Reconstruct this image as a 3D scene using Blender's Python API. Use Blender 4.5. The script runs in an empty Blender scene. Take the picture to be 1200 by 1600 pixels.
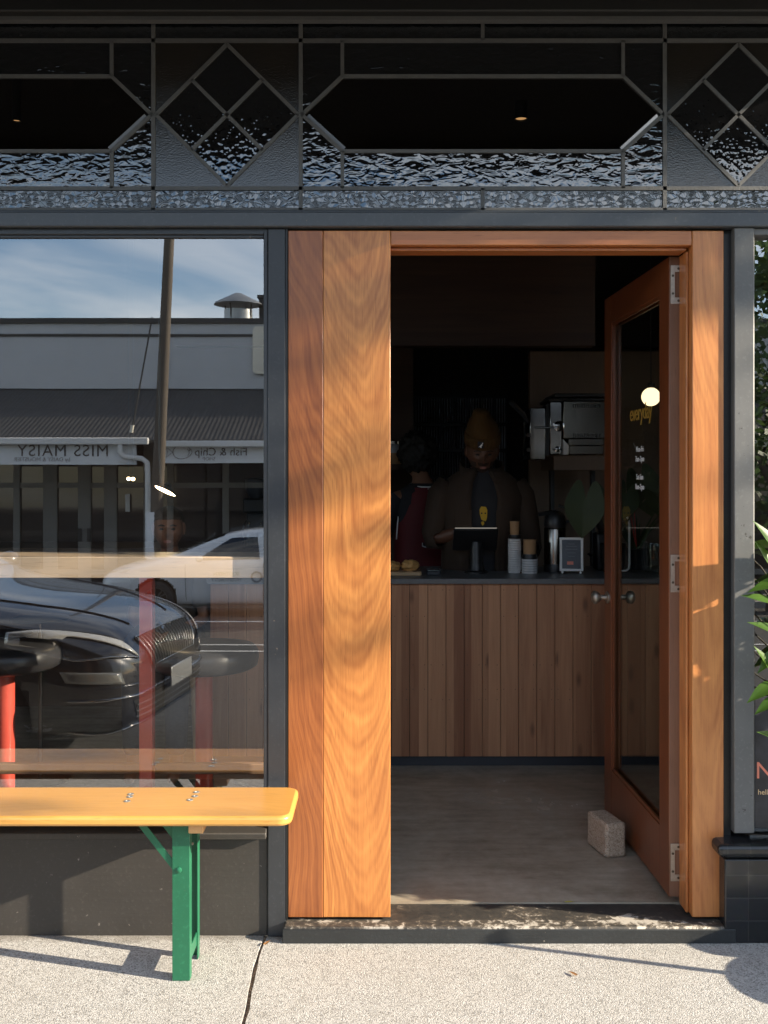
import bpy, bmesh, math, random
from mathutils import Vector, Matrix, Euler, noise
from mathutils.bvhtree import BVHTree
R = math.radians
PI = math.pi
C = bpy.context.scene.collection
F, D, EYE, HZ = 1584.0, 3.3, 1.51, 738.0      # focal length in photo pixels, camera distance, eye height, horizon row

def P(px, py, Y=0.0):
    d = Y + D
    return Vector(((px-600)/F*d, Y, EYE+(HZ-py)/F*d))
def PX(px, Y=0.0): return (px-600)/F*(Y+D)
def PZ(py, Y=0.0): return EYE+(HZ-py)/F*(Y+D)
def S(px, py, d):                              # a point of the street, d metres from the viewer's mirror image
    return Vector(((px-600)/F*d, -(d-D), EYE+(HZ-py)/F*d))

# ------------------------------------------------------------------ mesh building
class MB:
    def __init__(s): s.v, s.f, s.m, s.k = [], [], [], 0
    def mat(s, k): s.k = k; return s
    def add(s, vs, fs):
        o = len(s.v); s.v += [tuple(p) for p in vs]
        for f in fs: s.f.append([i+o for i in f]); s.m.append(s.k)
        return s
    def box(s, x0, x1, y0, y1, z0, z1):
        if x0 > x1: x0, x1 = x1, x0
        if y0 > y1: y0, y1 = y1, y0
        if z0 > z1: z0, z1 = z1, z0
        return s.add([(x0,y0,z0),(x1,y0,z0),(x1,y1,z0),(x0,y1,z0),(x0,y0,z1),(x1,y0,z1),(x1,y1,z1),(x0,y1,z1)],
              [(0,3,2,1),(4,5,6,7),(0,1,5,4),(1,2,6,5),(2,3,7,6),(3,0,4,7)])
    def cbox(s, c, size, rot=None):
        M = rot.to_matrix() if rot is not None else Matrix.Identity(3)
        hx, hy, hz = size[0]/2, size[1]/2, size[2]/2
        vs = [Vector(c)+M@Vector(p) for p in [(-hx,-hy,-hz),(hx,-hy,-hz),(hx,hy,-hz),(-hx,hy,-hz),(-hx,-hy,hz),(hx,-hy,hz),(hx,hy,hz),(-hx,hy,hz)]]
        return s.add(vs, [(0,3,2,1),(4,5,6,7),(0,1,5,4),(1,2,6,5),(2,3,7,6),(3,0,4,7)])
    def prism(s, poly, y0, y1):                 # polygon in x,z (counter-clockwise seen from -y) pushed from y0 to y1
        n = len(poly)
        vs = [(p[0],y0,p[1]) for p in poly]+[(p[0],y1,p[1]) for p in poly]
        fs = [tuple(range(n)), tuple(range(2*n-1, n-1, -1))]+[(i,i+n,(i+1)%n+n,(i+1)%n) for i in range(n)]
        return s.add(vs, fs)
    def slab(s, poly, z0, z1):                  # polygon in x,y (counter-clockwise from above)
        n = len(poly)
        vs = [(p[0],p[1],z1) for p in poly]+[(p[0],p[1],z0) for p in poly]
        fs = [tuple(range(n)), tuple(range(2*n-1, n-1, -1))]+[(i,i+n,(i+1)%n+n,(i+1)%n) for i in range(n)]
        return s.add(vs, fs)
    def bar(s, p, q, w, h, up=(0,0,1)):         # rectangular bar from p to q, w across, h along up
        p, q = Vector(p), Vector(q); d = (q-p).normalized(); u = Vector(up)
        a = d.cross(u)
        if a.length < 1e-4: a = d.cross(Vector((1,0,0)))
        a.normalize(); b = a.cross(d).normalized()
        vs = []
        for e in (p, q):
            vs += [e-a*w/2-b*h/2, e+a*w/2-b*h/2, e+a*w/2+b*h/2, e-a*w/2+b*h/2]
        return s.add(vs, [(0,1,2,3),(7,6,5,4),(0,4,5,1),(1,5,6,2),(2,6,7,3),(3,7,4,0)])
    def tube(s, pts, r, seg=10, caps=True):
        pts = [Vector(p) for p in pts]; n = len(pts)
        rs = r if isinstance(r, (list, tuple)) else [r]*n
        ref = None; vs = []
        for i, p in enumerate(pts):
            d = (pts[min(i+1,n-1)]-pts[max(i-1,0)]).normalized()
            if ref is None:
                ref = d.cross(Vector((0,0,1)))
                if ref.length < 1e-3: ref = d.cross(Vector((1,0,0)))
            a = (ref-d*ref.dot(d)).normalized(); ref = a; b = d.cross(a)
            for k in range(seg):
                t = 2*PI*k/seg; vs.append(p+(a*math.cos(t)+b*math.sin(t))*rs[i])
        fs = [(i*seg+k, i*seg+(k+1)%seg, (i+1)*seg+(k+1)%seg, (i+1)*seg+k) for i in range(n-1) for k in range(seg)]
        if caps: fs += [tuple(range(seg-1,-1,-1)), tuple((n-1)*seg+k for k in range(seg))]
        return s.add(vs, fs)
    def lathe(s, prof, c=(0,0,0), seg=28, axis=None, caps=True):  # prof: (radius, height)
        c = Vector(c); M = Matrix.Identity(3)
        if axis is not None: M = Vector(axis).normalized().to_track_quat('Z','Y').to_matrix()
        vs = [c+M@Vector((r*math.cos(2*PI*k/seg), r*math.sin(2*PI*k/seg), h)) for r, h in prof for k in range(seg)]
        n = len(prof)
        fs = [(i*seg+k, i*seg+(k+1)%seg, (i+1)*seg+(k+1)%seg, (i+1)*seg+k) for i in range(n-1) for k in range(seg)]
        if caps: fs += [tuple(range(seg-1,-1,-1)), tuple((n-1)*seg+k for k in range(seg))]
        return s.add(vs, fs)
    def ball(s, c, r, nu=20, nv=12, fn=None):
        c = Vector(c); r = Vector(r) if isinstance(r,(tuple,list,Vector)) else Vector((r,r,r)); vs = []
        for j in range(nv+1):
            t = PI*j/nv
            for i in range(nu):
                a = 2*PI*i/nu; u = Vector((math.sin(t)*math.cos(a), math.sin(t)*math.sin(a), -math.cos(t)))
                k = fn(u) if fn else u
                vs.append(c+Vector((k.x*r.x, k.y*r.y, k.z*r.z)))
        fs = [(j*nu+i, j*nu+(i+1)%nu, (j+1)*nu+(i+1)%nu, (j+1)*nu+i) for j in range(nv) for i in range(nu)]
        return s.add(vs, fs)
    def grid(s, fn, nu, nv):                    # fn(u,v) -> point
        vs = [fn(i/nu, j/nv) for j in range(nv+1) for i in range(nu+1)]
        fs = [(j*(nu+1)+i, j*(nu+1)+i+1, (j+1)*(nu+1)+i+1, (j+1)*(nu+1)+i) for j in range(nv) for i in range(nu)]
        return s.add(vs, fs)
    def mesh(s, me, M=None):
        M = M or Matrix.Identity(4)
        return s.add([M@v.co for v in me.vertices], [tuple(p.vertices) for p in me.polygons])
    def data(s, name):
        me = bpy.data.meshes.new(name); me.from_pydata(s.v, [], s.f)
        me.polygons.foreach_set('material_index', s.m)
        bm = bmesh.new(); bm.from_mesh(me); bmesh.ops.remove_doubles(bm, verts=bm.verts, dist=1e-6)
        bmesh.ops.recalc_face_normals(bm, faces=bm.faces); bm.to_mesh(me); bm.free()
        return me
    def build(s, name, mat, parent=None, smooth=None, bevel=0, solid=0, sub=0):
        me = s.data(name)
        o = bpy.data.objects.new(name, me); C.objects.link(o)
        for m in (mat if isinstance(mat, (list, tuple)) else [mat]): me.materials.append(m)
        if smooth is not None:
            me.polygons.foreach_set('use_smooth', [True]*len(me.polygons)); me.set_sharp_from_angle(angle=R(smooth))
        if parent is not None: o.parent = parent
        if solid:
            md = o.modifiers.new('solid','SOLIDIFY'); md.thickness = solid; md.offset = 0
        if sub:
            md = o.modifiers.new('sub','SUBSURF'); md.levels = md.render_levels = sub
        if bevel:
            md = o.modifiers.new('bevel','BEVEL'); md.width = bevel; md.segments = 2; md.limit_method = 'ANGLE'; md.angle_limit = R(40)
            me.polygons.foreach_set('use_smooth', [True]*len(me.polygons)); me.set_sharp_from_angle(angle=R(40))
            md.harden_normals = False
        return o

def tag(o, label=None, cat=None, group=None, kind=None):
    if label: o['label'] = label
    if cat: o['category'] = cat
    if group: o['group'] = group
    if kind: o['kind'] = kind
    return o
def thing(name, label, cat, loc=(0,0,0), rz=0, group=None):
    o = bpy.data.objects.new(name, None); C.objects.link(o); o.empty_display_size = .1
    o.location = loc; o.rotation_euler = (0,0,rz)
    return tag(o, label, cat, group)
def holder(name, parent):                       # a part that has no surface of its own
    o = bpy.data.objects.new(name, None); C.objects.link(o); o.empty_display_size = .05; o.parent = parent
    return o
def dup(root, loc, rz=None, label=None):
    def cp(o, par):
        c = o.copy(); C.objects.link(c); c.parent = par
        for ch in list(o.children): cp(ch, c)
        return c
    r = cp(root, None); r.location = loc
    if rz is not None: r.rotation_euler = (0,0,rz)
    if label: r['label'] = label
    return r
def evaluated(o):
    dg = bpy.context.evaluated_depsgraph_get(); dg.update()
    return bpy.data.meshes.new_from_object(o.evaluated_get(dg))
def text_mesh(txt, size=1.0, ext=0.0, align='CENTER', shear=0, space=1.0):
    cu = bpy.data.curves.new('lettering','FONT'); cu.body = txt; cu.size = size; cu.extrude = ext
    cu.align_x = align; cu.align_y = 'CENTER'; cu.shear = shear; cu.space_character = space; cu.resolution_u = 4
    o = bpy.data.objects.new('lettering', cu); C.objects.link(o)
    me = evaluated(o); bpy.data.objects.remove(o); bpy.data.curves.remove(cu)
    return me
def frame_mat(origin, right, up):               # matrix that lays text-plane x,y along right, up
    r, u = Vector(right).normalized(), Vector(up).normalized(); n = r.cross(u)
    return Matrix.Translation(origin) @ Matrix((r,u,n)).transposed().to_4x4()
def skin(nodes, edges, root=0, sub=2):          # nodes: (x,y,z,r) ; one continuous surface
    me = bpy.data.meshes.new('body'); me.from_pydata([n[:3] for n in nodes], edges, [])
    o = bpy.data.objects.new('body', me); C.objects.link(o)
    o.modifiers.new('skin','SKIN')
    if not me.skin_vertices: me.skin_vertices.new()
    for i, n in enumerate(nodes):
        r = n[3]; d = me.skin_vertices[0].data[i]
        d.radius = r if isinstance(r, tuple) else (r, r); d.use_root = (i == root)
    md = o.modifiers.new('sub','SUBSURF'); md.levels = md.render_levels = sub
    out = evaluated(o); bpy.data.objects.remove(o)
    return out

# ------------------------------------------------------------------ materials
class G:
    def __init__(s, name):
        s.m = bpy.data.materials.new(name); s.m.use_nodes = True; s.t = s.m.node_tree
        s.t.nodes.clear(); s.out = s.t.nodes.new('ShaderNodeOutputMaterial')
    def n(s, typ, _props=None, **inp):
        nd = s.t.nodes.new('ShaderNode'+typ)
        for k, v in (_props or {}).items(): setattr(nd, k, v)
        for k, v in inp.items():
            key = k.replace('_',' ')
            sk = nd.inputs[int(k[1:])] if k[0] == 'i' and k[1:].isdigit() else nd.inputs[key]
            s.put(sk, v)
        return nd
    def put(s, sk, v):
        if hasattr(v, 'bl_idname') and not isinstance(v, bpy.types.NodeSocket): v = v.outputs[0]
        if isinstance(v, bpy.types.NodeSocket): s.t.links.new(v, sk)
        else:
            if sk.type == 'RGBA' and len(v) == 3: v = (*v, 1)
            sk.default_value = v
    def math(s, op, a, b=0.0, c=None):
        nd = s.n('Math', {'operation': op}, i0=a, i1=b)
        if c is not None: s.put(nd.inputs[2], c)
        return nd
    def vm(s, op, a, b=(0,0,0)): return s.n('VectorMath', {'operation': op}, i0=a, i1=b)
    def obj(s): return s.n('TexCoord').outputs['Object']
    def map(s, v, scale=(1,1,1), loc=(0,0,0), rot=(0,0,0)): return s.n('Mapping', i0=v, Scale=scale, Location=loc, Rotation=rot)
    def noise(s, v, scale, detail=4, rough=.55, dist=0): return s.n('TexNoise', Vector=v, Scale=scale, Detail=detail, Roughness=rough, Distortion=dist)
    def mix(s, f, a, b, mode='MIX'):
        nd = s.t.nodes.new('ShaderNodeMix'); nd.data_type = 'RGBA'; nd.blend_type = mode
        s.put(nd.inputs[0], f); s.put(nd.inputs[6], a); s.put(nd.inputs[7], b)
        return nd.outputs[2]
    def ramp(s, f, stops, interp='LINEAR'):
        nd = s.t.nodes.new('ShaderNodeValToRGB'); s.put(nd.inputs[0], f); e = nd.color_ramp.elements
        nd.color_ramp.interpolation = interp
        while len(e) < len(stops): e.new(.5)
        for i, (p, c) in enumerate(stops):
            e[i].position = p; e[i].color = (*c, 1) if len(c) == 3 else c
        return nd.outputs[0]
    def gray(s, f, lo, hi, a=0.0, b=1.0): return s.ramp(f, [(lo,(a,a,a)),(hi,(b,b,b))])
    def bump(s, h, strength=.3, dist=.01): return s.n('Bump', Height=h, Strength=strength, Distance=dist)
    def bsdf(s, color, rough=.5, metal=0, normal=None, **kw):
        b = s.n('BsdfPrincipled', **{'Base_Color': color, 'Roughness': rough, 'Metallic': metal})
        if normal is not None: s.put(b.inputs['Normal'], normal)
        for k, v in kw.items(): s.put(b.inputs[k.replace('_',' ')], v)
        s.t.links.new(b.outputs[0], s.out.inputs[0]); return b
    def end(s, sh): s.put(s.out.inputs[0], sh); return s.m

def plain(name, col, rough=.5, metal=0, var=.12, scale=30, bump=0.0, bscale=200, **kw):
    g = G(name); v = g.obj(); nz = g.noise(v, scale, 5)
    c = g.mix(nz.outputs[0], tuple(x*(1-var) for x in col), tuple(min(1,x*(1+var)) for x in col))
    rr = g.math('MULTIPLY_ADD', nz.outputs[0], rough*.3, rough*.85)
    nrm = g.bump(g.noise(v, bscale, 3).outputs[0], bump, .004) if bump else None
    g.bsdf(c, rr, metal, nrm, **kw); return g.m

def wood(name, light, dark, axis='Z', x0=0.0, A=9.0, freq=34.0, flow=.16, rough=.32, coat=.25, streak=.5, seed=0.0, contrast=1.0, mott=.35, warp=.05, swing=.26, B=.5):
    """plain-sawn timber: nested flame figure along the grain, fine pores, mottling"""
    g = G(name); v = g.obj()
    rot = {'Z':(0,0,0), 'X':(0,R(-90),0), 'Y':(R(90),0,0)}[axis]
    v = g.map(v, rot=rot); v = g.map(v, loc=(seed*.37, seed*.71, seed*1.3))
    low = g.noise(g.map(v, scale=(1.3,1.3,.62)), 1.5, 2, .45)
    wob = g.noise(g.map(v, scale=(16,16,1.5)), 1.4, 4, .55, .2)
    rip = g.noise(g.map(v, scale=(10,10,9)), 1.6, 3, .5)
    amp = g.noise(g.map(v, scale=(9,9,1.0)), 1.7, 3, .5)
    sp = g.n('SeparateXYZ', i0=v)
    x = g.math('SUBTRACT', sp.outputs[0], x0+seed*.37)
    x = g.math('ADD', x, g.math('MULTIPLY', g.math('SUBTRACT', low.outputs[0], .5), swing))
    x = g.math('ADD', x, g.math('MULTIPLY', sp.outputs[1], .8))
    ax = g.math('SQRT', g.math('ADD', g.math('MULTIPLY', x, x), .0004))
    f = g.math('MULTIPLY', g.math('MULTIPLY', x, x), -A)
    f = g.math('SUBTRACT', f, g.math('MULTIPLY', ax, B))
    f = g.math('ADD', f, g.math('MULTIPLY', sp.outputs[2], flow))
    f = g.math('ADD', f, g.math('MULTIPLY', wob.outputs[0], warp))
    f = g.math('ADD', f, g.math('MULTIPLY', rip.outputs[0], warp*.22))
    ring = g.math('SINE', g.math('MULTIPLY', f, freq*6.283))
    ring2 = g.math('SINE', g.math('MULTIPLY_ADD', f, freq*2.63*6.283, 1.7))
    ring = g.math('ADD', g.math('MULTIPLY', ring, .42), g.math('MULTIPLY', ring2, .30))
    ring = g.math('MULTIPLY', g.math('MULTIPLY', ring, g.gray(amp.outputs[0], .28, .70, .15, 1)), contrast)
    fine = g.noise(g.map(v, scale=(230,230,3.2)), 1.0, 4, .65)
    mid = g.noise(g.map(v, scale=(48,48,1.4)), 1.0, 3, .6)
    pore = g.gray(g.noise(g.map(v, scale=(420,420,16)), 1.0, 2, .5).outputs[0], .60, .72)
    mot = g.noise(g.map(v, scale=(3.5,3.5,1.5)), 2.0, 5, .6)
    fac = g.math('MULTIPLY_ADD', ring, .42, .52)
    fac = g.math('ADD', fac, g.math('MULTIPLY', g.math('SUBTRACT', fine.outputs[0], .5), streak))
    fac = g.math('ADD', fac, g.math('MULTIPLY', g.math('SUBTRACT', mid.outputs[0], .5), streak*.9))
    fac = g.math('ADD', fac, g.math('MULTIPLY', g.math('SUBTRACT', mot.outputs[0], .5), mott*2.6))
    c = g.ramp(fac, [(0,dark),(.5,tuple(a*.5+b*.5 for a,b in zip(light,dark))),(1,light)])
    c = g.mix(g.math('MULTIPLY', pore, .4), c, tuple(x*.55 for x in dark))
    h = g.math('SUBTRACT', g.math('MULTIPLY', fine.outputs[0], .4), g.math('MULTIPLY', pore, .6))
    rr = g.math('MULTIPLY_ADD', fine.outputs[0], .15, rough)
    g.bsdf(c, rr, 0, g.bump(h, .12, .002), Coat_Weight=coat, Coat_Roughness=.22)
    return g.m
M = {}
WL, WD = (.66,.285,.085), (.30,.088,.024)
M['panel_dark'] = wood('panel_board_narrow', (.42,.145,.040), (.15,.036,.011), x0=-.17, A=4.5, freq=32, flow=.16, seed=.0, contrast=1.05, swing=.34, B=.3, warp=.028)
M['panel_light'] = wood('panel_board_wide', (.72,.305,.080), (.28,.075,.018), x0=-.09, A=6.0, freq=24, flow=.30, seed=.0, contrast=.95, mott=.34, swing=.40, B=.1, warp=.024)
M['post'] = wood('post_timber', (.68,.29,.09), (.32,.095,.028), x0=1.09, A=6, freq=20, flow=.12, contrast=.85, warp=.03)
M['lintel'] = wood('lintel_timber', (.55,.21,.065), (.25,.068,.02), axis='X', A=9, freq=30, seed=2.0)
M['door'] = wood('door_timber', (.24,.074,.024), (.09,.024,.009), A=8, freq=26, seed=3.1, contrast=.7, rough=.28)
M['door_edge'] = wood('door_edge_timber', (.25,.13,.078), (.14,.065,.036), A=8, freq=40, seed=5.2, contrast=.6, rough=.5, coat=.05)
M['bench_top'] = wood('bench_plank', (.68,.37,.095), (.52,.235,.042), axis='X', A=5, freq=20, flow=.06, seed=1.4, contrast=.8, streak=.36, mott=.22, rough=.26, coat=.4, B=.2)
M['bar_top'] = wood('bar_timber', (.80,.60,.42), (.66,.46,.29), axis='X', A=6, freq=22, seed=4.1, contrast=.5, streak=.3, mott=.15)
M['cleat'] = wood('cleat_timber', (.70,.42,.18), (.5,.26,.09), axis='Y', seed=2.2, contrast=.5)
M['pale_wood'] = wood('pale_board', (.55,.38,.22), (.38,.23,.11), axis='X', seed=6, contrast=.5)
M['dark_wood'] = wood('dark_lining', (.10,.05,.026), (.05,.022,.012), axis='X', seed=7, contrast=.6, rough=.5, coat=0)
M['ply'] = wood('ply_lining', (.16,.10,.06), (.10,.06,.035), axis='Z', seed=8, contrast=.4, rough=.55, coat=0)
def boards(name, axis_vertical=True, w=.086, x_off=0.0, light=(.52,.265,.135), dark=(.25,.10,.046)):
    g = G(name); v = g.obj(); sp = g.n('SeparateXYZ', i0=v)
    u = sp.outputs[0 if axis_vertical else 2]
    q = g.math('DIVIDE', g.math('ADD', u, x_off), w); idx = g.math('FLOOR', q)
    rnd = g.n('TexWhiteNoise', {'noise_dimensions':'1D'}, W=idx)
    off = g.n('CombineXYZ', i0=g.math('MULTIPLY', rnd.outputs[0], 7), i1=g.math('MULTIPLY', rnd.outputs[0], 3), i2=g.math('MULTIPLY', rnd.outputs[0], 5))
    vv = g.vm('ADD', v, off)
    sc = (16,16,1.2) if axis_vertical else (1.2,16,16)
    fi = (160,160,4) if axis_vertical else (4,160,160)
    n1 = g.noise(g.map(vv, scale=sc), 1.0, 4, .55, 1.2); n2 = g.noise(g.map(vv, scale=fi), 1.0, 3)
    f = g.math('ADD', g.math('MULTIPLY', n1.outputs[0], .9), g.math('MULTIPLY', n2.outputs[0], .35))
    f = g.math('ADD', f, g.math('MULTIPLY_ADD', rnd.outputs[0], .62, -.46))
    c = g.ramp(f, [(.1,dark),(.85,light)])
    kn = g.n('TexVoronoi', Vector=g.map(vv, scale=(9,9,3.2) if axis_vertical else (3.2,9,9)), Scale=1.0)
    c = g.mix(g.gray(kn.outputs['Distance'], .05, .16, .7, 0), c, tuple(x*.35 for x in dark))
    g.bsdf(c, .52, 0, g.bump(n2.outputs[0], .15, .002)); return g.m
M['counter_boards'] = boards('counter_boards')
M['bulkhead'] = boards('bulkhead_boards', False, .11, 0, (.075,.037,.019), (.036,.016,.009))

def painted(name, col, rough=.42, grain=.15, axis='Z', chip=None, spec=.5):
    g = G(name); v = g.obj()
    sc = {'Z':(60,60,3), 'X':(3,60,60)}[axis]
    st = g.noise(g.map(v, scale=sc), 1.0, 4, .6); big = g.noise(v, 5, 5, .6); sm = g.noise(v, 90, 4, .6)
    c = g.mix(big.outputs[0], tuple(x*.72 for x in col), tuple(min(1,x*1.3) for x in col))
    c = g.mix(g.math('MULTIPLY', g.gray(sm.outputs[0], .56, .74), .35), c, tuple(min(1,x*1.9+.015) for x in col))
    if chip is not None:
        ch = g.gray(g.noise(v, 38, 6, .62).outputs[0], .685, .70)
        c = g.mix(ch, c, chip)
    h = g.math('ADD', g.math('MULTIPLY', st.outputs[0], .6), g.math('MULTIPLY', sm.outputs[0], .4))
    g.bsdf(c, g.math('MULTIPLY_ADD', big.outputs[0], .2, rough-.1), 0, g.bump(h, grain, .003), Specular_IOR_Level=spec); return g.m
M['frame_paint'] = painted('charcoal_frame_paint', (.030,.033,.038), .38, .18, chip=(.16,.13,.11))
M['green_paint'] = painted('green_steel_paint', (.013,.118,.058), .38, .12, 'Z', chip=(.16,.13,.10))
M['beam_paint'] = painted('charcoal_beam_paint', (.062,.07,.081), .36, .3, 'X', chip=(.14,.12,.10))
M['grey_paint'] = painted('grey_frame_paint', (.125,.124,.12), .45, .10, chip=(.05,.045,.04))
M['riser_paint'] = painted('black_riser_paint', (.038,.034,.030), .55, .25, 'X', chip=(.20,.18,.16))
M['black'] = painted('black_paint', (.012,.012,.012), .4, .1)
M['soffit'] = plain('soffit_paint', (.007,.0065,.006), .6)
M['wall_in'] = plain('interior_plaster_dark', (.035,.026,.021), .7)
M['ceil_in'] = plain('ceiling_black', (.018,.015,.013), .7)
M['wall_out'] = plain('render_wall', (.3,.28,.26), .8)
M['black_plastic'] = plain('black_plastic', (.014,.014,.015), .38)
M['vinyl'] = plain('black_vinyl', (.022,.022,.024), .33)
M['red_paint'] = plain('red_enamel', (.42,.06,.04), .32, Coat_Weight=.4)
M['steel'] = plain('brushed_steel', (.26,.24,.21), .20, 1.0, .04, 8, .35, 5)
M['chrome'] = plain('chrome', (.32,.31,.30), .08, 1.0, .04)
M['hinge_steel'] = plain('worn_hinge_steel', (.46,.42,.36), .42, .85, .25, 120, .2, 300)
M['screw'] = plain('dark_screw', (.10,.09,.07), .45, .8)
M['zinc'] = plain('zinc_screw', (.62,.58,.50), .35, .9, .2)

M['white_paint'] = plain('white_paint', (.74,.73,.70), .5)
M['paper_cup'] = plain('white_paper', (.62,.61,.60), .6)
M['kraft'] = plain('kraft_paper', (.36,.21,.10), .7)
M['stone'] = plain('grey_stone_top', (.12,.125,.13), .33, 0, .3, 40)
M['kick'] = plain('dark_kickboard', (.03,.034,.042), .4)
M['leaf_dark'] = None
def leafmat(name, a, b, trans=.3, rough=.32):
    g = G(name); v = g.obj(); nz = g.noise(v, 14, 3)
    c = g.mix(nz.outputs[0], a, b)
    p = g.n('BsdfPrincipled', Base_Color=c, Roughness=rough)
    t = g.n('BsdfTranslucent', Color=g.mix(nz.outputs[0], tuple(x*1.6 for x in a), tuple(x*1.6 for x in b)))
    return g.end(g.n('MixShader', i0=trans, i1=p, i2=t))
M['leaf'] = leafmat('glossy_green_leaf', (.028,.075,.010), (.085,.17,.02), .35, .4)
M['leaf_dark'] = leafmat('dark_indoor_leaf', (.020,.036,.008), (.042,.062,.012), .15, .55)
M['stem'] = plain('plant_stem', (.10,.09,.04), .6)
M['terracotta'] = plain('dark_planter', (.05,.048,.046), .6, 0, .2, 20, .2, 80)
M['soil'] = plain('potting_soil', (.03,.02,.014), .9, 0, .3, 80, .6, 80)

def concrete_floor():
    g = G('polished_concrete'); v = g.obj()
    a = g.noise(v, 2.6, 6, .62, .6); b = g.noise(v, 26, 5, .6); st = g.noise(g.map(v, scale=(2,11,1)), 1.6, 5, .6)
    f = g.math('ADD', g.math('MULTIPLY', a.outputs[0], .5), g.math('ADD', g.math('MULTIPLY', b.outputs[0], .2), g.math('MULTIPLY', st.outputs[0], .35)))
    c = g.ramp(f, [(.32,(.19,.155,.110)),(.52,(.34,.295,.225)),(.72,(.50,.445,.36))])
    g.bsdf(c, g.math('MULTIPLY_ADD', a.outputs[0], .30, .08), 0, g.bump(b.outputs[0], .05, .003)); return g.m
M['floor'] = concrete_floor()
def pavement(name, lo=(.12,.116,.108), mid=(.35,.338,.318), hi=(.57,.555,.53), sc=235, stain=True, bstr=.75):
    g = G(name); v = g.obj()
    vo = g.n('TexVoronoi', Vector=v, Scale=sc); vo2 = g.n('TexVoronoi', Vector=v, Scale=sc*2.1)
    big = g.noise(v, 1.7, 6, .6); med = g.noise(v, 14, 5, .6); gr = g.noise(v, sc*1.1, 3, .7)
    k = g.n('SeparateColor', i0=vo.outputs['Color']); k2 = g.n('SeparateColor', i0=vo2.outputs['Color'])
    f = g.math('ADD', g.math('MULTIPLY', k.outputs[0], .55), g.math('ADD', g.math('MULTIPLY', k2.outputs[0], .25), g.math('MULTIPLY', gr.outputs[0], .35)))
    f = g.math('SUBTRACT', f, g.math('MULTIPLY', vo.outputs['Distance'], .18))
    c = g.ramp(f, [(.12,lo),(.36,mid),(.58,tuple((a+b)/2 for a,b in zip(mid,hi))),(.9,hi)])
    if stain:
        c = g.mix(g.gray(big.outputs[0], .35, .75, 0, .34), c, (.37,.34,.29))
        c = g.mix(g.gray(med.outputs[0], .54, .78, 0, .42), c, (.20,.185,.165))
        gum = g.n('TexVoronoi', Vector=g.map(v, scale=(3.1,3.1,1)), Scale=1.0); gr_ = g.n('SeparateColor', i0=gum.outputs['Color'])
        spot = g.math('MULTIPLY', g.gray(gum.outputs['Distance'], .028, .040, 1, 0), g.math('GREATER_THAN', gr_.outputs[0], .45))
        c = g.mix(g.math('MULTIPLY', spot, .5), c, (.10,.095,.09))
        near_wall = g.gray(g.math('ADD', g.n('SeparateXYZ', i0=v).outputs[1], g.math('MULTIPLY', med.outputs[0], .10)), -.06, .04, 0, .55)
        c = g.mix(near_wall, c, (.13,.11,.085))  # footpath turns darker brown towards the shopfront
    g.bsdf(c, .85, 0, g.bump(g.math('MULTIPLY', g.math('SUBTRACT', k.outputs[0], vo.outputs['Distance']), 1.0), bstr, .003)); return g.m
M['footpath'] = pavement('exposed_aggregate', bstr=.45)
M['asphalt'] = pavement('asphalt', (.016,.016,.016), (.04,.039,.037), (.085,.083,.078), 70, False, .5)
M['kerb'] = plain('kerb_concrete', (.30,.29,.27), .8, 0, .2, 20)
M['roadline'] = plain('road_paint', (.62,.61,.58), .7, 0, .2, 30)
def gapdirt():
    g = G('joint_dirt'); v = g.obj(); n = g.noise(v, 120, 5, .7)
    c = g.ramp(n.outputs[0], [(.3,(.05,.04,.03)),(.5,(.22,.15,.09)),(.7,(.55,.46,.36))]); g.bsdf(c, .9, 0, g.bump(n.outputs[0], .6, .004)); return g.m
M['gapdirt'] = gapdirt()
def worn_step():
    g = G('worn_step_paint'); v = g.obj()
    n = g.noise(v, 30, 10, .72, .5); n2 = g.noise(g.map(v, scale=(14,40,40)), 1, 6, .65); sp = g.n('SeparateXYZ', i0=v)
    patch = g.noise(v, 3.4, 3, .5)
    wear = g.math('ADD', n.outputs[0], g.math('MULTIPLY', g.math('SUBTRACT', patch.outputs[0], .5), .5))
    px = g.math('ABSOLUTE', g.math('SUBTRACT', sp.outputs[0], .79))
    py = g.math('ABSOLUTE', g.math('SUBTRACT', sp.outputs[1], .01))
    spot = g.math('MULTIPLY', g.gray(px, .02, .17, .24, 0), g.gray(py, .01, .06, 1, 0))
    wear = g.math('ADD', wear, spot)
    edge = g.gray(sp.outputs[1], -.05, -.043, .085, 0)
    left = g.gray(sp.outputs[0], -.05, .12, .07, 0)
    wear = g.math('ADD', wear, g.math('ADD', edge, left))
    c = g.ramp(wear, [(.35,(.022,.021,.02)),(.56,(.045,.040,.034)),(.645,(.10,.082,.062)),(.72,(.44,.40,.34))])
    g.bsdf(c, .62, 0, g.bump(wear, .35, .004)); return g.m
M['step'] = worn_step()
M['step_front'] = painted('step_riser_paint', (.020,.022,.023), .5, .6, 'X', chip=(.30,.27,.23))
def tiles():
    g = G('black_glazed_tiles'); v = g.obj()
    br = g.n('TexBrick', {'offset':0.0}, Vector=g.map(v, scale=(1,1,1), rot=(R(90),0,0)), Color1=(.016,.017,.018,1), Color2=(.024,.025,.027,1), Mortar=(.035,.034,.032,1), Scale=1.0, Mortar_Size=.0018, Brick_Width=.073, Row_Height=.073)
    nz = g.noise(v, 40, 4)
    g.bsdf(g.mix(.3, br.outputs['Color'], nz.outputs['Color'], 'MULTIPLY'), .16, 0, g.bump(g.math('MULTIPLY_ADD', br.outputs['Fac'], -1.0, g.math('MULTIPLY', nz.outputs[0], .15)), .35, .003)); return g.m
M['tiles'] = tiles()

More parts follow.
